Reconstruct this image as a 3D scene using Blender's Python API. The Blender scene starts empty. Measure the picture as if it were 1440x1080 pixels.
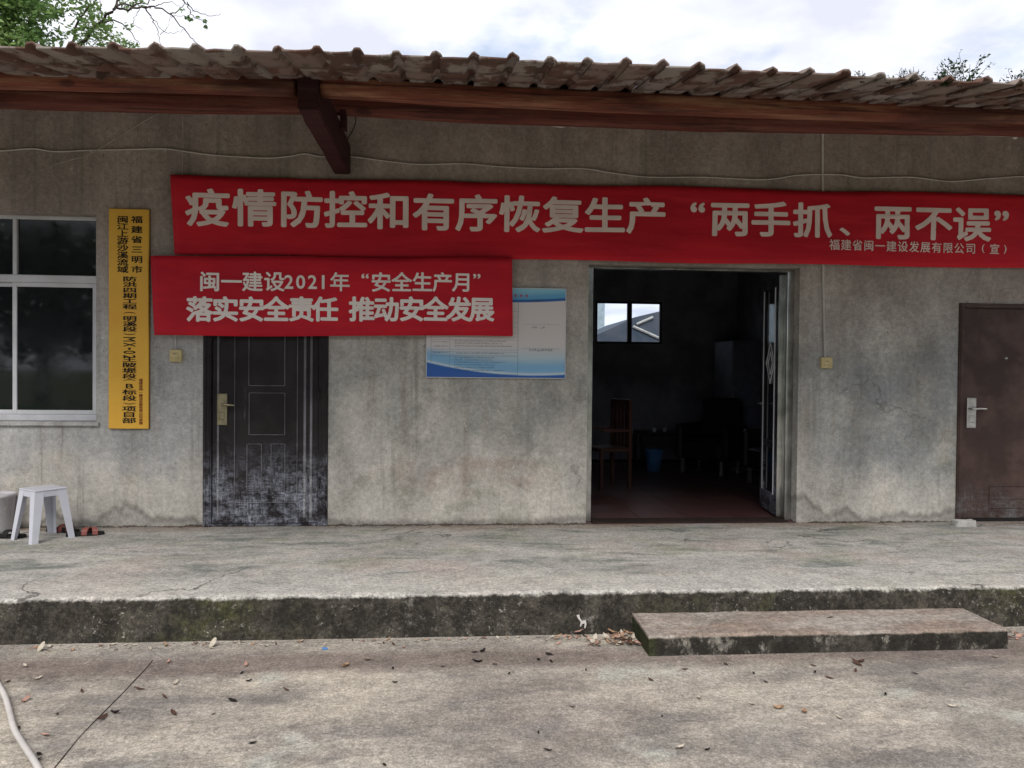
import bpy, bmesh, math, random
from math import sin, cos, tan, radians, pi, sqrt, exp
from mathutils import Vector, Matrix, noise as mn
random.seed(7)
S = bpy.context.scene
COL = S.collection

# ------------------------------------------------------------------ camera
YAW, PITCH, ROLL = radians(4.6), radians(-0.9), radians(0.55)
CAM = Vector((0, -6.5, 1.3)); FPX = 1081.0
_f = Vector((sin(YAW)*cos(PITCH), cos(YAW)*cos(PITCH), sin(PITCH)))
_r = Vector((cos(YAW), -sin(YAW), 0)); _u = _r.cross(_f)
_R = _r*cos(ROLL) + _u*sin(ROLL); _U = _u*cos(ROLL) - _r*sin(ROLL)
cd = bpy.data.cameras.new("camera"); cam = bpy.data.objects.new("camera", cd); COL.objects.link(cam)
cd.sensor_width = 36; cd.lens = 36*FPX/1440; cd.clip_end = 2000; cd.clip_start = 0.05
m = Matrix((( _R.x, _U.x, -_f.x), (_R.y, _U.y, -_f.y), (_R.z, _U.z, -_f.z))).to_4x4(); m.translation = CAM
cam.matrix_world = m
S.camera = cam

# ------------------------------------------------------------------ sky, sun, exposure
SUN_EL, SUN_AZ = radians(49), radians(192)      # azimuth measured clockwise from +Y
w = bpy.data.worlds.new("World"); S.world = w; w.use_nodes = True
nt = w.node_tree; nt.nodes.clear()
N = nt.nodes.new; L = nt.links.new
out = N('ShaderNodeOutputWorld'); bg = N('ShaderNodeBackground'); bg.inputs['Strength'].default_value = 0.1
sky = N('ShaderNodeTexSky'); sky.sky_type = 'NISHITA'; sky.sun_disc = False
sky.sun_elevation = SUN_EL; sky.sun_rotation = SUN_AZ; sky.air_density = 1.2; sky.dust_density = 2.5
tc = N('ShaderNodeTexCoord')
sep = N('ShaderNodeSeparateXYZ'); L(tc.outputs['Generated'], sep.inputs[0])
dv = N('ShaderNodeMath'); dv.operation = 'ADD'; dv.inputs[1].default_value = 0.18; L(sep.outputs[2], dv.inputs[0])
vd = N('ShaderNodeVectorMath'); vd.operation = 'DIVIDE'; L(tc.outputs['Generated'], vd.inputs[0]); L(dv.outputs[0], vd.inputs[1])
n1 = N('ShaderNodeTexNoise'); n1.inputs['Scale'].default_value = 1.7; n1.inputs['Detail'].default_value = 7; n1.inputs['Roughness'].default_value = .58
mp = N('ShaderNodeMapping'); mp.inputs['Location'].default_value = (3.1, 1.7, .4); L(vd.outputs[0], mp.inputs[0]); L(mp.outputs[0], n1.inputs[0])
r1 = N('ShaderNodeMapRange'); r1.inputs[1].default_value = .26; r1.inputs[2].default_value = .46; L(n1.outputs[0], r1.inputs[0])
n2 = N('ShaderNodeTexNoise'); n2.inputs['Scale'].default_value = 3.0; n2.inputs['Detail'].default_value = 5
L(mp.outputs[0], n2.inputs[0])
cr = N('ShaderNodeValToRGB'); L(n2.outputs[0], cr.inputs[0])
cr.color_ramp.elements[0].position = .38; cr.color_ramp.elements[0].color = (4.3, 4.45, 5.1, 1)
cr.color_ramp.elements[1].position = .58; cr.color_ramp.elements[1].color = (5.9, 6.0, 6.45, 1)
mx = N('ShaderNodeMix'); mx.data_type = 'RGBA'; L(r1.outputs[0], mx.inputs[0]); L(sky.outputs[0], mx.inputs[6]); L(cr.outputs[0], mx.inputs[7])
L(mx.outputs[2], bg.inputs[0]); L(bg.outputs[0], out.inputs[0])

sd = bpy.data.lights.new("sun", 'SUN'); so = bpy.data.objects.new("sun", sd); COL.objects.link(so)
sd.energy = 1.5; sd.angle = radians(32); sd.color = (1, .955, .89)
sdir = Vector((sin(SUN_AZ)*cos(SUN_EL), cos(SUN_AZ)*cos(SUN_EL), sin(SUN_EL)))
so.rotation_euler = sdir.to_track_quat('Z', 'Y').to_euler()
S.view_settings.view_transform = 'Standard'; S.view_settings.look = 'None'
S.view_settings.exposure = 0.96; S.view_settings.gamma = 1; S.view_settings.use_curve_mapping = False

# ------------------------------------------------------------------ measuring: where a sight line meets a real plane
def at(px, py, axis, val):
    d = _f + _R*((px-720)/FPX) - _U*((py-540)/FPX)
    return CAM + d*((val-CAM[axis])/d[axis])
def wl(px, py, y=0.0): return at(px, py, 1, y)

# ------------------------------------------------------------------ materials
class Mat:
    def __init__(s, name, rough=.8, spec=.3, metal=0):
        s.m = bpy.data.materials.new(name); s.m.use_nodes = True; s.t = s.m.node_tree
        s.b = s.t.nodes['Principled BSDF']; s.b.inputs['Roughness'].default_value = rough
        s.b.inputs['Specular IOR Level'].default_value = spec; s.b.inputs['Metallic'].default_value = metal
        s.tc = s.t.nodes.new('ShaderNodeTexCoord'); s.sep = None
    def n(s, t): return s.t.nodes.new(t)
    def l(s, a, b): s.t.links.new(a, b)
    def co(s, sc=(1, 1, 1), off=(0, 0, 0)):
        q = s.n('ShaderNodeMapping'); q.inputs['Scale'].default_value = sc; q.inputs['Location'].default_value = off
        s.l(s.tc.outputs['Object'], q.inputs[0]); return q.outputs[0]
    def noise(s, scale, detail=5, rough=.55, sc=(1, 1, 1), off=(0, 0, 0), dist=0):
        q = s.n('ShaderNodeTexNoise'); q.inputs['Scale'].default_value = scale; q.inputs['Detail'].default_value = detail
        q.inputs['Roughness'].default_value = rough; q.inputs['Distortion'].default_value = dist
        s.l(s.co(sc, off), q.inputs[0]); return q.outputs[0]
    def voro(s, scale, feat='F1', sc=(1, 1, 1), warp=0):
        q = s.n('ShaderNodeTexVoronoi'); q.feature = feat; q.inputs['Scale'].default_value = scale
        v = s.co(sc)
        if warp:
            z = s.n('ShaderNodeTexNoise'); z.inputs['Scale'].default_value = 2.2; z.inputs['Detail'].default_value = 6
            s.l(v, z.inputs[0])
            a = s.n('ShaderNodeVectorMath'); a.operation = 'MULTIPLY_ADD'
            a.inputs[1].default_value = (warp,)*3
            s.l(z.outputs[1], a.inputs[0]); s.l(v, a.inputs[2]); v = a.outputs[0]
        s.l(v, q.inputs[0]); return q.outputs[0]
    def rng(s, sock, lo, hi, a=0, b=1):
        q = s.n('ShaderNodeMapRange'); q.interpolation_type = 'SMOOTHSTEP' if lo < hi else 'LINEAR'
        q.inputs[1].default_value = lo; q.inputs[2].default_value = hi; q.inputs[3].default_value = a; q.inputs[4].default_value = b
        s.l(sock, q.inputs[0]); return q.outputs[0]
    def axis(s, i):
        if s.sep is None:
            s.sep = s.n('ShaderNodeSeparateXYZ'); s.l(s.tc.outputs['Object'], s.sep.inputs[0])
        return s.sep.outputs[i]
    def op(s, o, a, b=None):
        q = s.n('ShaderNodeMath'); q.operation = o
        for i, v in enumerate((a, b)):
            if v is None: continue
            if isinstance(v, (int, float)): q.inputs[i].default_value = v
            else: s.l(v, q.inputs[i])
        return q.outputs[0]
    def mix(s, a, b, f, mode='MIX'):
        q = s.n('ShaderNodeMix'); q.data_type = 'RGBA'; q.blend_type = mode
        for i, v in ((6, a), (7, b)):
            if isinstance(v, tuple): q.inputs[i].default_value = (*v, 1)
            else: s.l(v, q.inputs[i])
        if isinstance(f, (int, float)): q.inputs[0].default_value = f
        else: s.l(f, q.inputs[0])
        return q.outputs[2]
    def grain(s, c, sock, amt, lo=.32, hi=.68):
        q = s.n('ShaderNodeCombineColor'); g = s.rng(sock, lo, hi, 1-amt, 1+amt)
        for i in range(3): s.l(g, q.inputs[i])
        return s.mix(c, q.outputs[0], 1.0, 'MULTIPLY')
    def col(s, c):
        if isinstance(c, tuple): s.b.inputs['Base Color'].default_value = (*c, 1)
        else: s.l(c, s.b.inputs['Base Color'])
        return s
    def rgh(s, k): s.l(k, s.b.inputs['Roughness']); return s
    def bump(s, h, strength=.4, dist=.01):
        q = s.n('ShaderNodeBump'); q.inputs['Strength'].default_value = strength; q.inputs['Distance'].default_value = dist
        s.l(h, q.inputs['Height']); s.l(q.outputs[0], s.b.inputs['Normal']); return s

def simple(name, c, rough=.6, spec=.3, metal=0, var=.25, scale=8, c2=None, sc=(1, 1, 1), bump=.15):
    k = Mat(name, rough, spec, metal)
    c2 = c2 or tuple(x*(1-var) for x in c)
    nz = k.noise(scale, 6, .6, sc)
    k.col(k.mix(c, c2, k.rng(nz, .35, .68)))
    if bump: k.bump(k.noise(scale*9, 4, .6, sc), bump, .004)
    return k.m

def band(k, sock, lo, hi, soft):           # 1 inside lo..hi
    return k.op('MULTIPLY', k.rng(sock, lo-soft, lo+soft), k.op('SUBTRACT', 1.0, k.rng(sock, hi-soft, hi+soft)))

def mat_wall():
    k = Mat('weathered_cement_plaster', .92, .15)
    big = k.noise(.9, 6, .6, off=(4, 0, 1)); med = k.noise(3.2, 8, .62, off=(1, 2, 7)); fine = k.noise(26, 6, .7)
    streak = k.noise(2.4, 7, .65, sc=(3.2, 1, .35), off=(9, 0, 0))
    c = k.mix((.36, .35, .325), (.46, .44, .40), k.rng(big, .36, .64))
    c = k.mix(c, (.26, .265, .245), k.op('MULTIPLY', k.rng(med, .42, .72), .7))
    c = k.mix(c, (.25, .21, .165), k.op('MULTIPLY', k.rng(streak, .48, .72), .55))
    z, x = k.axis(2), k.axis(0)
    wob = k.op('ADD', z, k.op('MULTIPLY', k.op('SUBTRACT', med, .5), 1.1))
    # paler beige lower band
    low = k.op('SUBTRACT', 1.0, k.rng(wob, .25, .85))
    c = k.mix(c, (.51, .48, .43), k.op('MULTIPLY', low, .7))
    c = k.mix(c, (.40, .40, .405), k.op('MULTIPLY', k.op('SUBTRACT', 1.0, k.rng(x, -2.2, -1.6)), k.op('MULTIPLY', k.rng(wob, .35, .7), .6)))
    # browner towards the top
    c = k.mix(c, (.33, .265, .23), k.op('MULTIPLY', k.rng(wob, 1.3, 2.6), .75))
    # cool grey stain patch right of the double door
    nb = k.noise(1.6, 8, .68, off=(2, 5, 3))
    right = k.op('MULTIPLY', k.rng(x, 2.9, 3.5), band(k, z, .35, 1.65, .3))
    c = k.mix(c, (.23, .245, .25), k.op('MULTIPLY', k.op('MULTIPLY', right, k.rng(nb, .36, .60)), .8))
    # reddish dried patch between the doors
    dx = k.op('DIVIDE', k.op('SUBTRACT', x, .15), .85); dz = k.op('DIVIDE', k.op('SUBTRACT', z, .42), .20)
    rr = k.op('ADD', k.op('MULTIPLY', dx, dx), k.op('MULTIPLY', dz, dz))
    c = k.mix(c, (.32, .235, .19), k.op('MULTIPLY', k.op('MULTIPLY', k.op('SUBTRACT', 1.0, k.rng(rr, .2, 1.2)), k.rng(k.noise(5, 7, .7), .4, .66)), .6))
    ck = k.voro(.55, 'DISTANCE_TO_EDGE', warp=.9)
    c = k.mix(c, (.12, .11, .095), k.op('MULTIPLY', k.op('MULTIPLY', k.op('SUBTRACT', 1.0, k.rng(ck, .001, .0055)), k.rng(k.noise(.8, 3, .5, off=(3, 3, 3)), .60, .68)), .5))
    # grey-green rain trails
    tr = k.noise(3.0, 5, .6, sc=(4.5, 1, .16), off=(2, 0, 6)); c = k.mix(c, (.20, .195, .165), k.op('MULTIPLY', k.op('MULTIPLY', k.rng(tr, .54, .68), k.rng(k.noise(.7, 4, .5, off=(8, 1, 1)), .42, .6)), .6))
    sk = k.noise(15, 7, .8, sc=(1.3, 1, .9), off=(5, 5, 5)); c = k.mix(c, (.13, .13, .12), k.op('MULTIPLY', k.op('MULTIPLY', k.rng(sk, .57, .66), k.op('MULTIPLY', k.rng(x, 2.9, 3.4), band(k, z, .5, 2.2, .3))), .55))
    ws = k.voro(9, warp=.7); c = k.mix(c, (.66, .64, .58), k.op('MULTIPLY', k.op('MULTIPLY', k.op('SUBTRACT', 1.0, k.rng(ws, .04, .10)), k.rng(k.noise(1.7, 4, .5, off=(1, 7, 4)), .5, .6)), .8))
    # pits and dark specks
    pit = k.voro(26, warp=.5); pm = k.noise(1.3, 4, .5, off=(7, 7, 7))
    c = k.mix(c, (.09, .085, .08), k.op('MULTIPLY', k.op('MULTIPLY', k.op('SUBTRACT', 1.0, k.rng(pit, .07, .2)), k.rng(pm, .42, .6)), .55))
    gm = k.noise(2.1, 8, .7, off=(3, 9, 2))
    c = k.mix(c, (.13, .14, .09), k.op('MULTIPLY', k.op('MULTIPLY', k.rng(gm, .52, .72), k.op('SUBTRACT', 1.0, k.rng(z, .5, 1.6))), .55))
    # damp rim crawling up from the floor, humped
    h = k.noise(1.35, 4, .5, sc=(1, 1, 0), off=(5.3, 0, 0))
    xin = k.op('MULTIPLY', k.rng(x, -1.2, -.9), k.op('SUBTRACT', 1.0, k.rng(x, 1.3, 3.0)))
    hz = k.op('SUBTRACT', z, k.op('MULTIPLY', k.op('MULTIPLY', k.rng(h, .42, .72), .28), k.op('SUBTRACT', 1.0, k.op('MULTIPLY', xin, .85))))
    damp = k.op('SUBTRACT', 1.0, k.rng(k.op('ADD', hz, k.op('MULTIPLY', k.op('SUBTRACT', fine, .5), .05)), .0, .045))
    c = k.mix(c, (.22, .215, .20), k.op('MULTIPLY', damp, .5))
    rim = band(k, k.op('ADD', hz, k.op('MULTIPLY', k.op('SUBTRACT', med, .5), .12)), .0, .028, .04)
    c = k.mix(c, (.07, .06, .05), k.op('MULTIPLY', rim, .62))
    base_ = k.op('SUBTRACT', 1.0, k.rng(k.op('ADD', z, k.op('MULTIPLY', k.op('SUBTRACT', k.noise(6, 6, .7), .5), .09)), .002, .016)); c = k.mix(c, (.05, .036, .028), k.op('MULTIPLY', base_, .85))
    c = k.grain(c, fine, .15); c = k.grain(c, k.noise(75, 4, .8), .13); c = k.grain(c, k.noise(7, 8, .72, off=(2, 2, 8)), .11)
    c = k.grain(c, k.noise(1.5, 4, .5, sc=(1.6, 1, .5), off=(12, 0, 3)), .16)
    k.col(c)
    hh = k.op('ADD', k.op('MULTIPLY', big, 1.2), k.op('ADD', k.op('MULTIPLY', fine, .35), k.op('MULTIPLY', pit, .3)))
    return k.bump(hh, .28, .012).m

def mat_slab():
    k = Mat('worn_walkway_concrete', .85, .2)
    a = k.noise(1.1, 7, .62, sc=(1, 2.2, 1)); b = k.noise(2.6, 9, .7, sc=(.55, 1.9, 1), off=(3, 1, 0), dist=.6); f = k.noise(40, 5, .7)
    c = k.mix((.30, .295, .275), (.40, .385, .355), k.rng(a, .36, .64))
    c = k.mix(c, (.14, .155, .14), k.op('MULTIPLY', k.rng(b, .49, .66), .85))
    g = k.noise(1.7, 8, .7, sc=(1, 1.4, 1), off=(8, 3, 1))
    c = k.mix(c, (.20, .215, .13), k.op('MULTIPLY', k.rng(g, .5, .72), .5))
    p = k.noise(1.3, 6, .6, off=(1, 8, 1)); c = k.mix(c, (.36, .28, .25), k.op('MULTIPLY', k.rng(p, .5, .7), .4))
    y = k.axis(1)
    edge = k.op('SUBTRACT', 1.0, k.rng(k.op('ADD', y, k.op('MULTIPLY', k.op('SUBTRACT', b, .5), .5)), -1.85, -1.45))
    c = k.mix(c, (.46, .44, .40), k.op('MULTIPLY', edge, .6))  # paler front strip: stronger light clear of the eave, put into the colour
    near = k.rng(y, -.28, 0.02); c = k.mix(c, (.24, .19, .15), k.op('MULTIPLY', near, k.rng(a, .35, .6)))
    # hairline cracks
    v = k.voro(.75, 'DISTANCE_TO_EDGE', warp=.8)
    cm = k.rng(k.noise(1.2, 3, .5, off=(2, 2, 9)), .5, .6)
    c = k.mix(c, (.06, .055, .05), k.op('MULTIPLY', k.op('MULTIPLY', k.op('SUBTRACT', 1.0, k.rng(v, .002, .010)), cm), .8))
    # kerb face: black mould, moss and lime specks
    z = k.axis(2)
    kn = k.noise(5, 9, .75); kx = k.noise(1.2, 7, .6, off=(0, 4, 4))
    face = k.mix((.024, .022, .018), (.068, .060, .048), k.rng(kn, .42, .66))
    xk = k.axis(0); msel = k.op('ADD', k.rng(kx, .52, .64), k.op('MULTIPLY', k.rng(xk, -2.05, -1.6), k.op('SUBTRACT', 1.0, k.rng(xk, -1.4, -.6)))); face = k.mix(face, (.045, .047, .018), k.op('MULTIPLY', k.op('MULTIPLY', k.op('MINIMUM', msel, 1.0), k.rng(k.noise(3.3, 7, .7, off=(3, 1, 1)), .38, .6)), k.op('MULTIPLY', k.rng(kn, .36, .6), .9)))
    sp = k.noise(34, 8, .85); spm = k.noise(2.0, 5, .6, off=(6, 6, 1))
    face = k.mix(face, (.36, .34, .30), k.op('MULTIPLY', k.rng(sp, .56, .64), k.rng(spm, .42, .62)))
    pat = k.noise(3.6, 9, .75, off=(4, 9, 9)); face = k.mix(face, (.25, .235, .205), k.op('MULTIPLY', k.rng(pat, .58, .70), .7))
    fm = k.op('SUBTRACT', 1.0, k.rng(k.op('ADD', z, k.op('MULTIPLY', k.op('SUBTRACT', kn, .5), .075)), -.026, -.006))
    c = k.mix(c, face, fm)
    c = k.grain(c, f, .26); c = k.grain(c, k.noise(110, 3, .8), .3); c = k.grain(c, k.noise(9, 8, .75, off=(2, 2, 8)), .18)
    k.col(c)
    k.b.inputs['Roughness'].default_value = .9
    return k.bump(k.op('ADD', k.op('MULTIPLY', b, 1.0), k.op('ADD', k.op('MULTIPLY', f, .3), k.op('MULTIPLY', kn, fm))), .4, .012).m

def mat_step():
    k = Mat('worn_step_concrete', .9, .2)
    a = k.noise(2.2, 7, .62, sc=(.7, 2, 1)); f = k.noise(40, 5, .7); kn = k.noise(6, 9, .75)
    c = k.mix((.32, .285, .25), (.25, .195, .16), k.rng(a, .38, .62))
    c = k.mix(c, (.16, .15, .13), k.op('MULTIPLY', k.rng(k.noise(4, 8, .7, sc=(.5, 1.4, 1)), .5, .7), .6))
    c = k.mix(c, (.44, .42, .38), k.op('MULTIPLY', k.rng(k.noise(3, 8, .7, off=(3, 3, 3)), .56, .72), .5))
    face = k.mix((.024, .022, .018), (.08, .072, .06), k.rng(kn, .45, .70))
    pat = k.noise(4.5, 9, .78, sc=(1.2, 1, .8), off=(4, 9, 9)); face = k.mix(face, (.27, .25, .215), k.op('MULTIPLY', k.rng(pat, .53, .64), .85))
    face = k.mix(face, (.035, .04, .016), k.op('MULTIPLY', k.op('SUBTRACT', 1.0, k.rng(k.axis(0), 1.09, 1.16)), k.rng(kn, .3, .5)))
    z = k.axis(2)
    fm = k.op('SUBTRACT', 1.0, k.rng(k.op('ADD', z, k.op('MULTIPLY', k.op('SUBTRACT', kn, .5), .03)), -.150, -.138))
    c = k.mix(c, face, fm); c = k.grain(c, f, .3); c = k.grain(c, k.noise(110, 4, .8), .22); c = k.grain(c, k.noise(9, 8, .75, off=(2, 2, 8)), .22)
    k.col(c); return k.bump(k.op('ADD', k.op('MULTIPLY', f, .4), k.op('MULTIPLY', kn, .8)), .5, .012).m

def mat_yard():
    k = Mat('dusty_yard_concrete', .93, .15)
    a = k.noise(.55, 7, .62, off=(2, 1, 0)); b = k.noise(1.4, 9, .7, sc=(.75, 1.6, 1), off=(5, 1, 0), dist=.5); f = k.noise(55, 6, .75); g = k.noise(9, 8, .72)
    c = k.mix((.42, .375, .31), (.26, .235, .205), k.rng(a, .40, .60))
    c = k.mix(c, (.17, .155, .145), k.op('MULTIPLY', k.rng(b, .46, .62), .78))
    c = k.mix(c, (.45, .415, .36), k.op('MULTIPLY', k.rng(k.noise(1.1, 8, .7, sc=(.8, 1.7, 1), off=(9, 3, 2)), .50, .68), .6))
    c = k.mix(c, (.42, .42, .37), k.op('MULTIPLY', k.rng(k.noise(1.9, 4, .5, off=(1, 6, 2)), .62, .70), .6))
    c = k.mix(c, (.28, .235, .205), k.op('MULTIPLY', k.rng(k.noise(.9, 6, .6, off=(6, 2, 5)), .46, .66), .45))
    y = k.axis(1)
    # rust-brown wet band a hand's width off the kerb, pale litter dust right against it
    yw = k.op('ADD', y, k.op('MULTIPLY', k.op('SUBTRACT', b, .5), .35))
    c = k.mix(c, (.165, .13, .115), k.op('MULTIPLY', band(k, yw, -2.55, -2.27, .08), .75))
    c = k.mix(c, (.34, .31, .27), k.op('MULTIPLY', k.rng(yw, -2.2, -2.12), .5))
    c = k.mix(c, (.12, .11, .10), k.op('MULTIPLY', k.rng(g, .58, .76), .35))
    c = k.mix(c, (.52, .49, .44), k.op('MULTIPLY', k.rng(f, .60, .80), .35))
    c = k.mix(c, (.10, .09, .085), k.op('MULTIPLY', k.op('SUBTRACT', 1.0, k.rng(f, .26, .38)), .35))
    c = k.grain(c, f, .28); c = k.grain(c, k.noise(120, 3, .8), .28)
    vs_ = k.voro(38); c = k.mix(c, (.60, .57, .52), k.op('MULTIPLY', k.op('MULTIPLY', k.op('SUBTRACT', 1.0, k.rng(vs_, .10, .22)), k.rng(k.noise(2.6, 5, .6, off=(4, 4, 1)), .45, .62)), .45))
    vd_ = k.voro(24, warp=.3); c = k.mix(c, (.12, .11, .10), k.op('MULTIPLY', k.op('MULTIPLY', k.op('SUBTRACT', 1.0, k.rng(vd_, .06, .15)), k.rng(k.noise(1.8, 5, .6, off=(9, 4, 1)), .45, .62)), .55)); c = k.grain(c, k.noise(16, 8, .78, off=(2, 2, 8)), .16); c = k.grain(c, k.noise(4, 8, .7, sc=(.7, 1.5, 1), off=(7, 2, 8)), .16)
    # grass field beyond the concrete apron, behind the camera
    far = k.op('SUBTRACT', 1.0, k.rng(k.op('ADD', y, g), -9.2, -8.4))
    c = k.mix(c, k.mix((.07, .09, .035), (.11, .125, .05), k.rng(g, .4, .6)), far)
    k.col(c)
    return k.bump(k.op('ADD', k.op('MULTIPLY', g, .8), k.op('ADD', k.op('MULTIPLY', f, .6), b)), .6, .012).m

def mat_redwood(name, c1=(.20, .06, .035), c2=(.36, .19, .11), c3=(.035, .012, .01), off=0):
    k = Mat(name, .7, .3)
    g = k.noise(7, 8, .7, sc=(.16, 2.2, 2.2), off=(off, 0, 0)); h = k.noise(1.3, 6, .6, sc=(.8, 2.5, 2.5), off=(3+off, 1, 0))
    c = k.mix(c1, c2, k.rng(g, .44, .68)); c = k.mix(c, c3, k.op('MULTIPLY', k.rng(h, .52, .70), .75))
    st = k.noise(16, 6, .7, sc=(.08, 2.4, 2.4), off=(1+off, 0, 5)); c = k.mix(c, c3, k.op('MULTIPLY', k.rng(st, .50, .62), .7))
    kn = k.voro(1.5, sc=(1, 2.0, 2.0), warp=.6); c = k.mix(c, c3, k.op('MULTIPLY', k.op('SUBTRACT', 1.0, k.rng(kn, .06, .16)), .7))
    k.col(c); return k.bump(k.op('ADD', g, st), .6, .012).m

def mat_tile():
    k = Mat('weathered_roof_tile', .88, .2)
    oi = k.n('ShaderNodeObjectInfo')
    v = k.n('ShaderNodeVectorMath'); v.operation = 'ADD'; k.l(k.tc.outputs['Object'], v.inputs[0])
    ml = k.n('ShaderNodeVectorMath'); ml.operation = 'SCALE'; ml.inputs[3].default_value = 1.0; k.l(oi.outputs['Location'], ml.inputs[0]); k.l(ml.outputs[0], v.inputs[1])
    q = k.n('ShaderNodeTexNoise'); q.inputs['Scale'].default_value = 4.2; q.inputs['Detail'].default_value = 8; q.inputs['Roughness'].default_value = .62
    mpn = k.n('ShaderNodeMapping'); mpn.inputs['Scale'].default_value = (1.5, .75, 1); mpn.inputs['Rotation'].default_value = (0, 0, .5)
    k.l(v.outputs[0], mpn.inputs[0]); k.l(mpn.outputs[0], q.inputs[0])
    a = q.outputs[0]
    c = k.mix((.115, .072, .058), (.28, .25, .225), k.rng(a, .455, .53))
    rnd = k.rng(oi.outputs['Random'], .0, 1.0)
    c = k.mix(c, (.15, .075, .055), k.op('MULTIPLY', rnd, .55))
    q2 = k.n('ShaderNodeTexNoise'); q2.inputs['Scale'].default_value = 9; q2.inputs['Detail'].default_value = 7; k.l(v.outputs[0], q2.inputs[0])
    c = k.mix(c, (.045, .045, .028), k.op('MULTIPLY', k.rng(q2.outputs[0], .55, .72), .7))
    k.col(c); return k.bump(q2.outputs[0], .6, .012).m

def mat_door(name, base, dusty=(.20, .21, .24), top=.55, edge=.25):
    k = Mat(name, .5, .25)
    f = k.noise(4.5, 10, .8, sc=(1, 1, 1.5)); b = k.noise(3.2, 6, .6); z = k.axis(2)
    c = k.mix(base, tuple(v*1.7+.003 for v in base), k.rng(b, .4, .65))
    zz = k.op('ADD', z, k.op('MULTIPLY', k.op('SUBTRACT', b, .5), .5))
    d = k.op('SUBTRACT', 1.0, k.rng(zz, top*.25, top))
    sc1 = k.noise(20, 6, .8, sc=(3.0, 1, .5), off=(1, 1, 1)); sc2 = k.noise(26, 6, .85, sc=(.5, 1, 2.0), off=(7, 1, 1)); scr = k.op('MAXIMUM', sc1, sc2)
    c = k.mix(c, dusty, k.op('MULTIPLY', k.op('MULTIPLY', d, k.op('MULTIPLY', k.rng(f, .40, .62), k.rng(scr, .42, .62))), .95))
    v = k.noise(4, 8, .8, sc=(2.2, 1, .35), off=(3, 1, 5)); c = k.mix(c, tuple(x*.8 for x in dusty), k.op('MULTIPLY', k.rng(v, .6, .78), edge))
    k.col(c); k.rgh(k.rng(f, .3, .7, .35, .75)); return k.bump(f, .15, .003).m

def mat_cloth():
    k = Mat('red_banner_cloth', .7, .25)
    a = k.noise(1.3, 6, .6, sc=(.6, 1, 1.6)); f = k.noise(3, 5, .6, sc=(.25, 1, 2.4), off=(4, 4, 2))
    c = k.mix((.62, .015, .030), (.48, .011, .026), k.rng(a, .38, .62)); c = k.mix(c, (.64, .022, .035), k.op('MULTIPLY', k.rng(f, .52, .7), .6))
    k.col(c); wv = k.noise(1.6, 4, .5, sc=(.8, 1, 3.0)); k.bump(wv, .5, .05)
    return k.m

def mat_glass(name, c=(.012, .014, .016), rough=.03):
    k = Mat(name, rough, .5); k.col(c)
    k.rgh(k.rng(k.noise(3, 6, .7), .4, .8, rough, rough+.12))
    return k.m

def mat_leafy(name, c1, c2, c3):
    k = Mat(name, .55, .35); q = k.n('ShaderNodeTexNoise'); q.inputs['Scale'].default_value = 1.1; q.inputs['Detail'].default_value = 5
    k.l(k.tc.outputs['Object'], q.inputs[0]); c = k.mix(c1, c2, k.rng(q.outputs[0], .40, .60))
    q2 = k.noise(9, 2); c = k.mix(c, c3, k.op('MULTIPLY', k.rng(q2, .55, .7), .7)); k.col(c)
    tr = k.n('ShaderNodeBsdfTranslucent'); k.l(c, tr.inputs[0]) if not isinstance(c, tuple) else None
    ms = k.n('ShaderNodeMixShader'); ms.inputs[0].default_value = .35
    o = k.t.nodes['Material Output']; k.l(k.b.outputs[0], ms.inputs[1]); k.l(tr.outputs[0], ms.inputs[2]); k.l(ms.outputs[0], o.inputs[0])
    return k.m

WALL, SLAB, STEP, YARD = mat_wall(), mat_slab(), mat_step(), mat_yard()
LOG1 = mat_redwood('red_stained_log'); LOG2 = mat_redwood('shaded_red_log', (.15, .042, .03), (.23, .10, .065), off=7)  # LOG2: red log colour darkened to suggest the shade behind the front purlin
CORB = mat_redwood('oxblood_beam_paint', (.038, .010, .011), (.062, .022, .021), (.018, .007, .008), off=3)
TILE = mat_tile()
DOOR1 = mat_door('scuffed_black_door_paint', (.012, .009, .010), (.36, .38, .45), .80, .50)
DOOR_HI = mat_door('door_moulding_highlights', (.10, .098, .105), (.40, .41, .44), 1.1, .6)  # pale base paints highlights on the mouldings; scuffs and dust lie over it
DOOR2 = mat_door('dark_brown_door_steel', (.050, .030, .025), (.15, .15, .155), .42, .12)
CLOTH = mat_cloth(); INK = simple('faded_pale_print', (.90, .76, .71), .8, .2, var=.12, scale=3, bump=0)
INK2 = simple('pale_pink_print', (.90, .83, .79), .8, .2, var=.08, scale=3, bump=0)
ALU = simple('dull_white_aluminium', (.66, .67, .70), .45, .4, var=.2, scale=3)
GLASS = mat_glass('dark_window_glass')
GLASS.node_tree.nodes['Principled BSDF'].inputs['Specular IOR Level'].default_value = .55
WHITEP = simple('white_plastic', (.60, .61, .68), .35, .4, var=.08, scale=4, bump=.03)
BUCK = simple('cloudy_plastic', (.52, .50, .52), .5, .4, var=.2, scale=4, bump=.03)
BLACKR = simple('black_rubber', (.018, .017, .016), .75, .2)
REDST = simple('salmon_plastic_strap', (.25, .075, .06), .5, .4, var=.15)
CABLE = simple('dirty_white_cable', (.58, .55, .50), .6, .3, var=.2)
CORDM = simple('grey_string', (.58, .52, .45), .8, .1)
BOXY = simple('yellowed_plastic', (.60, .50, .25), .5, .4, var=.25, scale=12)
BRASS = simple('tarnished_brass', (.33, .29, .19), .4, .5, .7, scale=30)
STEEL = simple('brushed_steel', (.62, .61, .59), .32, .5, .85, scale=20)
MIRR = simple('polished_steel_strip', (.60, .60, .58), .22, .5, .9, var=.5, scale=6, sc=(1, 1, .6))
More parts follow.
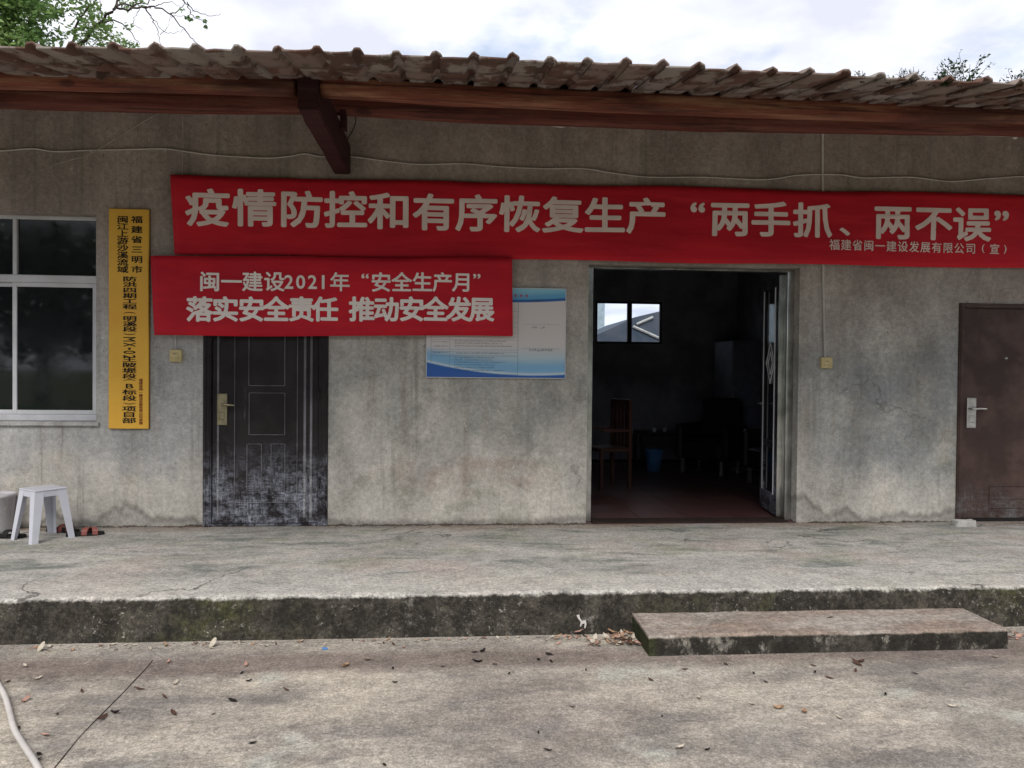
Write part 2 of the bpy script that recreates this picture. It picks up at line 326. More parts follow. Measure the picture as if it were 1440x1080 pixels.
STONE = simple('pale_stone', (.52, .51, .48), .9, .2, var=.3, scale=14)
HOSE = simple('pale_hose', (.56, .53, .50), .5, .4, var=.2)
INNER = simple('dim_room_paint', (.30, .30, .37), .9, .1, var=.4, scale=2)
FLOORT = simple('red_brown_floor_tile', (.10, .048, .045), .35, .4, var=.3, scale=5)
GROUT = simple('dark_grout', (.035, .025, .022), .9, .1)
WOODC = simple('red_varnished_wood', (.095, .042, .03), .35, .45, var=.4, scale=6, sc=(1, 1, .3))
DARKF = simple('black_leatherette', (.012, .012, .014), .45, .4)
BLUEP = simple('blue_plastic', (.08, .22, .48), .4, .4)
BRANCH = simple('grey_brown_bark', (.075, .06, .048), .9, .1, var=.4, scale=12)
LEAF1 = mat_leafy('fresh_green_leaves', (.12, .22, .06), (.22, .34, .10), (.06, .12, .045))
LEAF2 = mat_leafy('dark_green_leaves', (.022, .055, .02), (.05, .10, .03), (.015, .035, .018))
LITTER = [simple('tan_dead_leaf', (.42, .27, .17), .85, .15, var=.35, scale=30), simple('pink_dead_leaf', (.47, .29, .23), .85, .15, var=.3, scale=30),
          simple('pale_dead_leaf', (.55, .49, .40), .85, .15, var=.25, scale=30), simple('brown_dead_leaf', (.10, .055, .04), .85, .15, var=.4, scale=30),
          simple('black_dead_leaf', (.025, .02, .018), .9, .1, scale=30)]

# ------------------------------------------------------------------ mesh helpers
def link(name, bm, mat, parent=None, smooth=False, loc=None):
    me = bpy.data.meshes.new(name); bm.normal_update(); bm.to_mesh(me); bm.free()
    for mm in (mat if isinstance(mat, (list, tuple)) else [mat]): me.materials.append(mm)
    if smooth: me.polygons.foreach_set('use_smooth', [True]*len(me.polygons))
    o = bpy.data.objects.new(name, me); COL.objects.link(o)
    if parent: o.parent = parent
    if loc is not None: o.location = loc
    return o
def tag(o, label=None, cat=None, group=None, kind=None):
    if label: o['label'] = label
    if cat: o['category'] = cat
    if group: o['group'] = group
    if kind: o['kind'] = kind
    return o
def thing(name, label, cat, loc=(0, 0, 0), rz=0, group=None):
    o = bpy.data.objects.new(name, None); COL.objects.link(o); o.location = loc; o.rotation_euler = (0, 0, rz); o.empty_display_size = .1
    return tag(o, label, cat, group)
def box(bm, x0, x1, y0, y1, z0, z1, bev=0, M=None):
    r = bmesh.ops.create_cube(bm, size=1); vs = r['verts']
    for v in vs: v.co = Vector(((x0+x1)/2+v.co.x*(x1-x0), (y0+y1)/2+v.co.y*(y1-y0), (z0+z1)/2+v.co.z*(z1-z0)))
    if bev:
        es = list({e for v in vs for e in v.link_edges})
        r2 = bmesh.ops.bevel(bm, geom=es, offset=bev, segments=1, affect='EDGES'); vs = list({v for f in r2['faces'] for v in f.verts} | {v for v in vs if v.is_valid})
    if M: 
        for v in vs: v.co = M @ v.co
    return bm
def B(*a, **k): return box(bmesh.new(), *a, **k)
def tube(bm, pts, rad, seg=8, cap=True):
    pts = [Vector(p) for p in pts]; rads = rad if isinstance(rad, (list, tuple)) else [rad]*len(pts); rings = []
    up = Vector((0, 0, 1))
    for i, p in enumerate(pts):
        d = (pts[min(i+1, len(pts)-1)]-pts[max(i-1, 0)]).normalized()
        a = d.cross(up if abs(d.z) < .9 else Vector((1, 0, 0))).normalized(); b = a.cross(d)
        rings.append([bm.verts.new(p+(a*cos(2*pi*j/seg)+b*sin(2*pi*j/seg))*rads[i]) for j in range(seg)])
    for r, q in zip(rings, rings[1:]):
        for j in range(seg): bm.faces.new((r[j], r[(j+1) % seg], q[(j+1) % seg], q[j]))
    if cap: bm.faces.new(rings[0]); bm.faces.new(list(reversed(rings[-1])))
    return bm
def lathe(bm, prof, seg=24, c=(0, 0)):
    rings = []
    for r, z in prof: rings.append([bm.verts.new((c[0]+r*cos(2*pi*j/seg), c[1]+r*sin(2*pi*j/seg), z)) for j in range(seg)])
    for a, b in zip(rings, rings[1:]):
        for j in range(seg): bm.faces.new((a[j], a[(j+1) % seg], b[(j+1) % seg], b[j]))
    return bm
def smooth_path(pts, n=6):
    P = [Vector(p) for p in pts]; o = []
    for i in range(len(P)-1):
        a, b, c, d = P[max(i-1, 0)], P[i], P[i+1], P[min(i+2, len(P)-1)]
        for j in range(n):
            t = j/n; o.append(.5*((2*b)+(c-a)*t+(2*a-5*b+4*c-d)*t*t+(3*b-a-3*c+d)*t**3))
    return o+[P[-1]]

# ------------------------------------------------------------------ lettering
_gc = {}
def glyph(ch, bold):
    k = (ch, bold)
    if k in _gc: return _gc[k]
    cu = bpy.data.curves.new('t', 'FONT'); cu.body = ch; cu.size = 1; cu.resolution_u = 3; cu.offset = bold; cu.fill_mode = 'BOTH'
    o = bpy.data.objects.new('t', cu); COL.objects.link(o); bpy.context.view_layer.update()
    me = bpy.data.meshes.new_from_object(o.evaluated_get(bpy.context.evaluated_depsgraph_get()))
    vs = [(v.co.x, v.co.y) for v in me.vertices]; fs = [tuple(p.vertices) for p in me.polygons]
    bpy.data.objects.remove(o); bpy.data.curves.remove(cu); bpy.data.meshes.remove(me)
    _gc[k] = (vs, fs); return _gc[k]
_g, _ = glyph('国', 0.0)
EMX = (min(v[0] for v in _g)+max(v[0] for v in _g))/2; EMY = (min(v[1] for v in _g)+max(v[1] for v in _g))/2
EMS = max(v[1] for v in _g)-min(v[1] for v in _g)
def put(bm, ch, cx, cz, w, h, surf, bold=.022, ink=False, rot=0, depth=0, dz=0):
    """One character centred on (cx, cz) of a surface; w, h: the size of the square a full character fills."""
    vs, fs = glyph(ch, 0.0)
    if not vs: return
    if not depth and bold:
        nl = 8
        for i in range(nl):
            a = 2*pi*i/nl; _put(bm, vs, fs, cx, cz, w, h, surf, ink, rot, 0, dz, bold*cos(a)*.95, bold*sin(a)*.95, i)
        return
    if bold:
        for i in range(4):
            a = pi/4+pi*i/2; _put(bm, vs, fs, cx, cz, w, h, surf, ink, rot, 0, dz, bold*.9*cos(a), bold*.9*sin(a), i)
        return
    _put(bm, vs, fs, cx, cz, w, h, surf, ink, rot, depth, dz, 0, 0, 0)
def _put(bm, vs, fs, cx, cz, w, h, surf, ink, rot, depth, dz, sx, sy, lay):
    if ink:
        x0, x1 = min(v[0] for v in vs), max(v[0] for v in vs); y0, y1 = min(v[1] for v in vs), max(v[1] for v in vs)
        kx, ky = max(x1-x0, .02)+abs(2*.03), max(y1-y0, .02)+abs(2*.03); q = [((v[0]-(x0+x1)/2+sx)/kx, (v[1]-(y0+y1)/2+sy)/ky) for v in vs]
    else: q = [((v[0]-EMX+sx)/(EMS+.04), (v[1]-EMY+sy)/(EMS+.04)) for v in vs]
    if rot: q = [(b, -a) for a, b in q]
    nv = [bm.verts.new(surf(cx+a*w, cz+b*h+dz*a*w, 0)-Vector((0, lay*.00012, 0))) for a, b in q]
    nf = []
    for f in fs:
        try: nf.append(bm.faces.new([nv[i] for i in f]))
        except ValueError: pass
    if depth and nf:
        r = bmesh.ops.extrude_face_region(bm, geom=nf)
        for g in r['geom']:
            if isinstance(g, bmesh.types.BMVert): g.co.y -= depth
def refine(bm, mx=.05):
    for _ in range(2):
        es = [e for e in bm.edges if e.calc_length() > mx]
        if es: bmesh.ops.subdivide_edges(bm, edges=es, cuts=1)
        bmesh.ops.triangulate(bm, faces=[f for f in bm.faces if len(f.verts) > 3])

# ================================================================== GROUND
bm = bmesh.new()
for (x0, x1, y0, y1) in ((-60, 60, -60, 60),):
    r = bmesh.ops.create_grid(bm, x_segments=60, y_segments=60, size=1)
    for v in r['verts']: v.co = Vector((v.co.x*400, v.co.y*400, -.24))
tag(link('ground', bm, YARD), 'mottled tan and grey concrete yard', kind='structure')
# narrow expansion joint running away from the camera
pj = [(215, 928), (205, 940), (188, 958), (172, 975), (150, 997), (131, 1016), (110, 1038), (86, 1068), (60, 1100)]
bm = bmesh.new(); pr = None
for i, (a, b) in enumerate(pj):
    p = at(a, b, 2, -.237); wd = .0015+.002*random.random()
    q = (bm.verts.new((p.x-wd, p.y, p.z)), bm.verts.new((p.x+wd, p.y, p.z)))
    if pr: bm.faces.new((pr[0], pr[1], q[1], q[0]))
    pr = q
tag(link('yard_joint', bm, GROUT), kind='structure')

def ragged_prism(prof, x0, x1, dx, amp, seed, endcaps=True, keep=()):
    bm = bmesh.new(); rows = []; n = int((x1-x0)/dx)
    for i in range(n+1):
        x = x0+(x1-x0)*i/n; row = []
        for j, (y, z) in enumerate(prof):
            a = 0 if j in keep else amp
            nz = mn.noise(Vector((x*5+seed, j*3.1, 0)))*a + mn.noise(Vector((x*21+seed, j*3.1, 4)))*a*.5
            nz2 = mn.noise(Vector((x*5+seed, j*3.1, 9)))*a*.6 + mn.noise(Vector((x*25+seed, j*3.1, 14)))*a*.4
            row.append(bm.verts.new((x, y+nz, z+nz2)))
        rows.append(row)
    for a, b in zip(rows, rows[1:]):
        for j in range(len(prof)-1): bm.faces.new((a[j], b[j], b[j+1], a[j+1]))
    if endcaps:
        for rr in (rows[0], list(reversed(rows[-1]))):
            try: bm.faces.new(rr)
            except ValueError: pass
    bmesh.ops.recalc_face_normals(bm, faces=bm.faces[:])
    return bm
prof = [(.0, -.24), (.0, 0), (-.5, 0), (-1.2, 0), (-1.80, 0), (-1.965, -.001), (-1.985, -.006), (-2.000, -.020), (-2.012, -.05), (-2.02, -.10), (-2.03, -.16), (-2.045, -.21), (-2.055, -.26)]
tag(link('walkway', ragged_prism(prof, -8, 9, .03, .007, 3, keep=(0, 1, 2, 3)), SLAB, smooth=False), 'raised concrete walkway with a black mossy kerb', kind='structure')
prof = [(-1.98, -.26), (-1.98, -.128), (-2.15, -.13), (-2.385, -.130), (-2.402, -.136), (-2.408, -.15), (-2.41, -.20), (-2.415, -.26)]
st = link('step', ragged_prism(prof, 1.09, 3.16, .03, .006, 11), STEP)
tag(st, 'low concrete step with red-brown worn top below the double doorway', 'step')

# ================================================================== HOUSE
house = thing('house', 'long single-storey house of grey cement plaster with tiled eave on red logs', 'house')
# wall with openings (one mesh; pieces butt end to end)
WX0, WX1, WTOP, TH = -8, 9, 3.46, .24
wins = (-4.13, -2.87, .862, 2.545)
d1 = (-2.022, -1.010, 0, 2.02); d2 = (1.17, 3.035, 0, 2.229); d3 = (4.500, 5.47, 0, 1.95)
xs = [WX0, wins[0], wins[1], d1[0], d1[1], d2[0], d2[1], d3[0], d3[1], WX1]
bm = bmesh.new()
def wallpiece(x0, x1, z0, z1):
    # front face as a fine grid with faint trowel waviness, plus plain back and reveals
    nx = max(1, int((x1-x0)/.12)); nz = max(1, int((z1-z0)/.12)); g = []
    for i in range(nx+1):
        g.append([])
        for j in range(nz+1):
            x = x0+(x1-x0)*i/nx; z = z0+(z1-z0)*j/nz
            e = 0 if (i in (0, nx) or j in (0, nz)) else 1
            g[-1].append(bm.verts.new((x, e*(mn.noise(Vector((x*1.4, 0, z*1.4)))*.006), z)))
    for i in range(nx):
        for j in range(nz): bm.faces.new((g[i][j], g[i+1][j], g[i+1][j+1], g[i][j+1]))
    b = [bm.verts.new(p) for p in ((x0, TH, z0), (x1, TH, z0), (x1, TH, z1), (x0, TH, z1))]
    bm.faces.new(list(reversed(b)))
    bm.faces.new([g[i][0] for i in range(nx, -1, -1)]+[b[0], b[1]])
    bm.faces.new([g[i][nz] for i in range(nx+1)]+[b[2], b[3]])
    bm.faces.new([g[0][j] for j in range(nz+1)]+[b[3], b[0]])
    bm.faces.new([g[nx][j] for j in range(nz, -1, -1)]+[b[1], b[2]])
wallpiece(WX0, wins[0], 0, WTOP); wallpiece(wins[0], wins[1], 0, wins[2]); wallpiece(wins[0], wins[1], wins[3], WTOP)
wallpiece(wins[1], d1[0], 0, WTOP); wallpiece(d1[0], d1[1], d1[3], WTOP); wallpiece(d1[1], d2[0], 0, WTOP)
wallpiece(d2[0], d2[1], d2[3], WTOP); wallpiece(d2[1], d3[0], 0, WTOP); wallpiece(d3[0], d3[1], d3[3], WTOP); wallpiece(d3[1], WX1, 0, WTOP)
link('wall', bm, WALL, house)

# ---- window
wf = bmesh.new(); FY0, FY1 = .115, .175
X0, X1, Z0, Z1 = wins; fw = .045
box(wf, X0, X0+fw, FY0, FY1, Z0, Z1, .004); box(wf, X1-fw, X1, FY0, FY1, Z0, Z1, .004)
box(wf, X0+fw, X1-fw, FY0, FY1, Z0, Z0+.05, .004); box(wf, X0+fw, X1-fw, FY0, FY1, Z1-.03, Z1, .004)
ztr = wl(60, 392, .12).z
box(wf, X0+fw, X1-fw, FY0-.004, FY1, ztr-.03, ztr+.03, .004)
XM = wl(21, 340, .12).x
box(wf, XM-.016, XM+.016, FY0, FY1, ztr+.03, Z1-.03, .003)
win = link('window', wf, ALU, house)
def ring(x0, x1, z0, z1, y0, y1, t, bev=.003):
    bm = bmesh.new(); box(bm, x0, x0+t, y0, y1, z0, z1, bev); box(bm, x1-t, x1, y0, y1, z0, z1, bev)
    box(bm, x0+t, x1-t, y0, y1, z0, z0+t, bev); box(bm, x0+t, x1-t, y0, y1, z1-t, z1, bev); return bm
link('sash', ring(XM-.022, X1-fw-.002, Z0+.052, ztr-.032, .122, .145, .035), ALU, win)
link('sash', ring(X0+fw+.002, XM+.012, Z0+.052, ztr-.032, .148, .170, .035), ALU, win)
link('pane', B(XM+.012, X1-fw-.036, .131, .136, Z0+.086, ztr-.066), GLASS, win)
link('pane', B(X0+fw+.036, XM-.022, .157, .162, Z0+.086, ztr-.066), GLASS, win)
link('pane', B(XM+.017, X1-fw-.001, .140, .145, ztr+.031, Z1-.031), GLASS, win)
link('pane', B(X0+fw+.001, XM-.017, .140, .145, ztr+.031, Z1-.031), GLASS, win)
bm = bmesh.new(); box(bm, X0-.03, X1+.03, -.028, .112, Z0-.035, Z0-.002, .006)
link('sill', bm, WALL, win)

# ---- left iron door
fr = bmesh.new(); x0, x1, z1 = d1[0], d1[1], d1[3]
for s, a, b in ((0, x0+.002, x0+.068), (1, x1-.078, x1-.002)):
    box(fr, a, b, -.022, .09, 0.001, z1-.002, .008)
box(fr, x0+.068, x1-.078, -.022, .09, z1-.07, z1-.002, .008)
box(fr, x0+.018, x0+.03, -.030, -.0215, .002, z1-.01, .003); box(fr, x0+.05, x0+.060, -.030, -.0215, .002, z1-.01, .003)
box(fr, x1-.062, x1-.052, -.030, -.0215, .002, z1-.01, .003); box(fr, x1-.028, x1-.016, -.030, -.0215, .002, z1-.01, .003)
box(fr, x0+.068, x1-.078, -.01, .09, .001, .022, .003)
link('door_frame', fr, DOOR1, house)
lx0, lx1 = x0+.071, x1-.081
dr = link('door', B(lx0, lx1, .004, .05, .025, z1-.073, .004), DOOR1, house); dr['label'] = 'scuffed black iron door with dusty lower half'
def rr(a, b, c, d, t=.010, p=.010):
    P, Q = wl(a, b), wl(c, d)
    return ring(P.x, Q.x, Q.z, P.z, .004-p, .006, t, .0035)
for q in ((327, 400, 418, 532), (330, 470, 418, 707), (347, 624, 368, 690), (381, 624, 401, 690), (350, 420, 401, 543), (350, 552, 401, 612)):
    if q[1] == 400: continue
    link('door_moulding', rr(*q, t=.006), DOOR_HI, dr)
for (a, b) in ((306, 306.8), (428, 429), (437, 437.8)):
    P, Q = wl(a, 390), wl(b, 728); link('door_moulding', B(P.x, Q.x+.004, -.003, .005, Q.z, P.z, .001), DOOR_HI, dr)
def lockset(px0, px1, py0, py1, lv, mat, dr, y=.0):
    P, Q = wl(px0, py0, y), wl(px1, py1, y); bm = bmesh.new()
    box(bm, P.x, Q.x, y-.012, y+.006, Q.z, P.z, .005)
    cz = Q.z+(P.z-Q.z)*.30; box(bm, P.x+.018, Q.x-.018, y-.02, y-.011, cz-.03, cz+.03, .004)
    plate = link('lock_plate', bm, mat, dr)
    A = wl(lv[0], lv[1], y-.05); bm = bmesh.new()
    tube(bm, [(A.x, y-.01, A.z), (A.x, y-.052, A.z)], .011, 10)
    E = wl(lv[2], lv[3], y-.05); tube(bm, [(A.x-.008, y-.055, A.z), (A.x+.03, y-.058, A.z), ((A.x+E.x)/2, y-.06, E.z+.003), (E.x, y-.056, E.z)], [.010, .010, .009, .007], 10)
    link('handle', bm, STEEL if mat is STEEL else BRASS, dr, True)
lockset(305.5, 319.5, 553, 598, (313, 569, 330, 570), BRASS, dr, .0)
for zz in (.3, 1.05, 1.75):
    bm = bmesh.new(); tube(bm, [(lx1+.006, -.024, zz), (lx1+.006, -.024, zz+.11)], .010, 10); link('hinge', bm, DOOR1, dr, True)

# ---- right dark door
fr = bmesh.new(); x0, x1, z1 = d3[0], d3[1], d3[3]
box(fr, x0+.002, x0+.045, -.02, .10, .001, z1-.002, .006); box(fr, x1-.045, x1-.002, -.02, .10, .001, z1-.002, .006)
box(fr, x0+.045, x1-.045, -.02, .10, z1-.04, z1-.002, .006)
box(fr, x0+.012, x0+.022, -.026, -.0195, .002, z1-.004, .002)
link('door_frame', fr, DOOR2, house)
dr3 = link('door', B(x0+.048, x1-.048, .010, .05, .030, z1-.043, .004), DOOR2, house); dr3['label'] = 'plain dark brown steel door with a peephole'
P = wl(1392, 683); link('door_moulding', ring(P.x, x1-.14, .12, P.z, .002, .012, .010), DOOR2, dr3)
P = wl(1392, 702); link('door_moulding', B(P.x+.02, x1-.16, .003, .0115, P.z-.004, P.z+.004, .001), DOOR2, dr3)
lockset(1359.5, 1371.5, 559, 602, (1367, 575, 1387, 575), STEEL, dr3, .006)
P = wl(1416, 504); bm = bmesh.new(); tube(bm, [(P.x, .012, P.z), (P.x, .002, P.z)], [.016, .012], 14); link('peephole', bm, STEEL, dr3, True)
link('threshold', B(x0+.046, x1-.046, .012, .09, .002, .028, .003), BLACKR, house)

# ---- double doorway: steel frame and one glazed leaf swung inwards
x0, x1, z1 = d2[0], d2[1], d2[3]
fr = bmesh.new(); box(fr, x0+.002, x0+.062, .10, .20, .003, z1-.002, .003); box(fr, x1-.062, x1-.002, .10, .20, .003, z1-.002, .003)
box(fr, x0+.0619, x1-.0619, .10, .20, z1-.022, z1-.002, .003); link('door_frame', fr, MIRR, house)
link('threshold', B(x0+.063, x1-.063, .02, .20, .002, .014, .003), GROUT, house)
hx = x1-.075; hp = Vector((hx, .205, 0)); fe = at(1071, 712, 2, 0.01)
ang = math.atan2(fe.y-hp.y, fe.x-hp.x); LW = min(.95, (Vector((fe.x, fe.y, 0))-hp).length)
T = Matrix.Translation(hp) @ Matrix.Rotation(ang, 4, 'Z')   # local +x runs along the leaf, local -y... faces the room centre
lf = bmesh.new(); ZT = z1-.035
box(lf, 0, .09, -.02, .02, .02, ZT, .003, M=T); box(lf, LW-.09, LW, -.02, .02, .02, ZT, .003, M=T)
box(lf, .09, LW-.09, -.02, .02, .02, .20, .003, M=T); box(lf, .09, LW-.09, -.02, .02, ZT-.10, ZT, .003, M=T)
box(lf, .09, LW-.09, -.018, .018, .62, .68, .003, M=T)
leaf = link('door', lf, DOOR1, house); leaf['label'] = 'glazed door leaf swung into the dark room'
link('pane', B(.09, LW-.09, -.004, .004, .20, ZT-.10, M=T), GLASS, leaf)
link('edge_strip', B(-.012, -.001, -.021, .021, .02, ZT, M=T), MIRR, leaf)
link('glazing_bead', (lambda: (lambda b: b)(box(box(bmesh.new(), .088, .100, .0205, .030, .2, ZT-.1, .002, M=T), LW-.100, LW-.088, .0205, .030, .2, ZT-.1, .002, M=T)))(), ALU, leaf)
bm = bmesh.new()
zc = wl(1083, 511, .7).z; mid = LW/2
for s in (1, .55):
    P4 = [T @ Vector((mid+dx*s*.14, .012, zc+dz*s*.19)) for dx, dz in ((-1, 0), (0, 1), (1, 0), (0, -1))]
    tube(bm, P4+[P4[0]], .007, 6, False)
link('diamond_lead', bm, ALU, leaf)
bm = bmesh.new(); tube(bm, [T @ Vector((LW-.05, .02, 1.02)), T @ Vector((LW-.05, .06, 1.02)), T @ Vector((LW-.16, .06, 1.02))], .009, 8); link('handle', bm, STEEL, leaf, True)

# ---- dark room behind
RX0, RX1, RY0, RY1, RH = -.6, 4.35, TH+.005, 4.9, 2.95
FW = RY1+.02
wA, wB = wl(838, 423, RY1), wl(931, 484, RY1)
room = bmesh.new()
box(room, RX0-.1, RX0, RY0, RY1, -.05, 3.4); box(room, RX1, RX1+.1, RY0, RY1, -.05, 3.4)
box(room, RX0, wA.x, RY1, RY1+.15, -.05, 3.4); box(room, wB.x, RX1, RY1, RY1+.15, -.05, 3.4)
box(room, wA.x, wB.x, RY1, RY1+.15, -.05, wB.z); box(room, wA.x, wB.x, RY1, RY1+.15, wA.z, 3.4)
link('inner_wall', room, INNER, house)
link('inner_ceiling', B(RX0-.1, RX1+.1, RY0, RY1+.15, 3.401, 3.43), INNER, house)
for i in range(9):
    y = .6+i*.5; link('rafter', B(RX0, RX1, y, y+.07, 3.28, 3.40, .004), LOG2, house)
bwf = ring(wA.x+.002, wB.x-.002, wB.z+.002, wA.z-.002, RY1+.02, RY1+.07, .03); mxw = wl(886, 450, RY1).x
box(bwf, mxw-.035, mxw+.035, RY1+.02, RY1+.07, wB.z+.032, wA.z-.032, .003)
bw = link('window', bwf, simple('dark_frame', (.05, .06, .08), .5), house)
CLEAR = Mat('clear_glass', .02, .5); CLEAR.b.inputs['Transmission Weight'].default_value = 1; CLEAR.b.inputs['IOR'].default_value = 1.02
CLEAR.col(CLEAR.mix((.9, .95, 1), (.82, .88, .95), CLEAR.noise(2)))
link('pane', B(wA.x+.032, mxw-.036, RY1+.04, RY1+.044, wB.z+.032, wA.z-.032), CLEAR.m, bw); link('pane', B(mxw+.036, wB.x-.032, RY1+.04, RY1+.044, wB.z+.032, wA.z-.032), CLEAR.m, bw)
# floor tiles
fl = link('room_floor', B(RX0, RX1, .001, RY1, -.03, -.004), GROUT, house)
TS = .45; tmesh = None; j = 0
nx, ny = int((RX1-RX0)/TS), int((RY1-RY0)/TS)
for iy in range(ny+1):
    for ix in range(nx):
        a = RX0+.05+ix*TS; b = .012+iy*TS
        if b+TS > RY1: continue
        if iy == 0 and (a < x0 or a+TS > x1+.1): b0 = RY0+.01
        if tmesh is None: o = link('floor_tile', B(-TS/2+.003, TS/2-.003, -TS/2+.003, TS/2-.003, -.006, .002, .0015), FLOORT, fl, loc=(a+TS/2, b+TS/2, 0)); tmesh = o.data
        else:
            o = bpy.data.objects.new('floor_tile', tmesh); COL.objects.link(o); o.parent = fl; o.location = (a+TS/2, b+TS/2, random.uniform(-.0005, .0005))

# ---- roof
PT = tan(radians(13)); EY, EZ = -2.40, 2.925
def rz(y): return EZ+(y-EY)*PT
def sag(x): return (-.03*min(1, max(0, (-x-1.0)/1.4)) + .012*sin(x*1.1+1.2))
RIDGE = 2.6
bm = bmesh.new()
n = 170
prev = None
for i in range(n+1):
    x = WX0-.3+(WX1-WX0+.6)*i/n
    ring_ = [bm.verts.new((x, y, z)) for y, z in ((-1.42, rz(-1.42)+.03), (RIDGE, rz(RIDGE)+.03), (RIDGE+4, rz(RIDGE-4)+.03), (RIDGE+4, rz(RIDGE-4)-.0), (RIDGE, rz(RIDGE)), (-1.42, rz(-1.42)+.0))]
    if prev:
        for q in range(6): bm.faces.new((prev[q], ring_[q], ring_[(q+1) % 6], prev[(q+1) % 6]))
    prev = ring_
bmesh.ops.recalc_face_normals(bm, faces=bm.faces[:])
roof = link('roof', bm, TILE, house)
# tile: pan with a rounded rib; local x across, local y up the slope
def tile_mesh(seed):
    rnd = random.Random(seed); bm = bmesh.new(); W, LEN, T = .206, .40, .013
    pf = [(-.112, -.003), (-.045, -.003), (.034, -.001), (.042, .011), (.053, .022), (.068, .027), (.083, .022), (.094, .011), (.103, .003)]
    rows = []
    for j in range(5):
        y = LEN*j/4; row = []
        for (x, z) in pf:
            jag = rnd.uniform(-.012, .010) if j == 0 else 0
            row.append((x+rnd.uniform(-.0015, .0015), y+jag, z+rnd.uniform(-.0025, .0025)))
        rows.append(row)
    top = [[bm.verts.new((x, y, z+T)) for x, y, z in r] for r in rows]; bot = [[bm.verts.new(v) for v in r] for r in rows]
    for g, fl_ in ((top, 0), (bot, 1)):
        for a, b in zip(g, g[1:]):
            for k in range(len(pf)-1):
                f = (a[k], a[k+1], b[k+1], b[k]); bm.faces.new(f if not fl_ else tuple(reversed(f)))
    for k in range(len(pf)-1):
        bm.faces.new((bot[0][k], bot[0][k+1], top[0][k+1], top[0][k])); bm.faces.new((top[4][k], top[4][k+1], bot[4][k+1], bot[4][k]))
    for j in range(4):
        bm.faces.new((bot[j][0], top[j][0], top[j+1][0], bot[j+1][0])); bm.faces.new((bot[j+1][-1], top[j+1][-1], top[j][-1], bot[j][-1]))
    me = bpy.data.meshes.new('tile'); bm.to_mesh(me); bm.free(); me.materials.append(TILE)
    me.polygons.foreach_set('use_smooth', [True]*len(me.polygons)); return me
tms = [tile_mesh(i) for i in range(6)]
slope = math.atan(PT)
for row in range(4):
    y0_ = EY+row*.30*cos(slope)
    for i in range(44):
        x = -3.62+i*.2035+.001*row
        if x > 5.3: break
        o = bpy.data.objects.new('tile', random.choice(tms)); COL.objects.link(o); o.parent = roof
        o.location = (x+random.uniform(-.004, .004), y0_+random.uniform(-.02, .012), rz(y0_)+.017+row*.001+sag(x)+random.uniform(-.003, .004))
        o.rotation_euler = (slope-.045+random.uniform(-.010, .010), random.uniform(-.015, .015), random.uniform(-.022, .022))
# tilers' mortar squeezed along the log under the tiles
def blob(bm, c, r, seed, sq=(1, 1, 1)):
    q = bmesh.ops.create_icosphere(bm, subdivisions=2, radius=r)
    for v in q['verts']:
        k = 1+.5*mn.noise(v.co*(1.2/r)+Vector((seed, 0, 0))); v.co = Vector((v.co.x*sq[0]*k, v.co.y*sq[1]*k, v.co.z*sq[2]*k))+Vector(c)
# broken tile piece hanging over the log
P = [wl(a, b, -1.80) for a, b in ((118, 80), (164, 82), (155, 99), (150, 107), (143, 113), (136, 110), (130, 97))]
bm = bmesh.new(); f = bm.faces.new([bm.verts.new((p.x, p.y, p.z)) for p in P]); r = bmesh.ops.extrude_face_region(bm, geom=[f])
for g in r['geom']:
    if isinstance(g, bmesh.types.BMVert): g.co += Vector((0, .014, 0))
bmesh.ops.recalc_face_normals(bm, faces=bm.faces[:]); o = link('tile', bm, TILE, roof); o['label'] = 'broken tile shard hanging over the log'

def logmesh(y, pts, ry, rzv, seed, jit=.01):
    """squared log along x; pts: (x, z centre)"""
    bm = bmesh.new(); rows = []; X = [p[0] for p in pts]
    x = X[0]; seg = 12
    while x <= X[-1]+1e-6:
        for (a, za), (b, zb) in zip(pts, pts[1:]):
            if a <= x <= b: zc = za+(zb-za)*(x-a)/(b-a)
        row = []
        for j in range(seg):
            t = 2*pi*j/seg+.26; cx, cz = cos(t), sin(t)
            cx = math.copysign(abs(cx)**.55, cx); cz = math.copysign(abs(cz)**.55, cz)
            k = 1+jit*8*mn.noise(Vector((x*1.3+seed, cx*1.5, cz*1.5)))+jit*3*mn.noise(Vector((x*7+seed, cx*3, cz*3)))
            row.append(bm.verts.new((x, y+cx*ry*k, zc+cz*rzv*k)))
        rows.append(row); x += .07
    for a, b in zip(rows, rows[1:]):
        for j in range(seg): bm.faces.new((a[j], a[(j+1) % seg], b[(j+1) % seg], b[j]))
    bm.faces.new(rows[0]); bm.faces.new(list(reversed(rows[-1]))); bmesh.ops.recalc_face_normals(bm, faces=bm.faces[:])
    return bm
lb = [(-8, 3.0), (-2.8, 3.025), (-.975, 3.050)], [(-.838, 3.052), (0, 3.030), (1.5, 3.018), (3.0, 3.03), (3.9, 3.044), (9, 3.06)]
for k, l in enumerate(lb):
    link('purlin', logmesh(-1.46, [(a, b+.066) for a, b in l], .060, .064, k*9.), LOG1, house, True)
zb = lambda px, py: wl(px, py, -.62).z
l2 = [(-8, 3.25), (-3.2, zb(0, 151)), (-2.0, zb(200, 156)), (-1.0, zb(420, 158)), (.0, zb(640, 170)), (2.0, zb(980, 183)), (4.2, zb(1430, 191)), (9, 3.3)]
link('purlin', logmesh(-.60, [(a, b+.07) for a, b in l2], .062, .068, 33.), LOG2, house, True)
bm = bmesh.new(); cz0, cz1 = 2.925, 3.165
box(bm, -.972, -.840, -1.545, -.001, cz0, cz1)
for v in bm.verts:
    if v.co.y < -1: v.co.z += .018
bmesh.ops.subdivide_edges(bm, edges=[e for e in bm.edges], cuts=10, use_grid_fill=True)
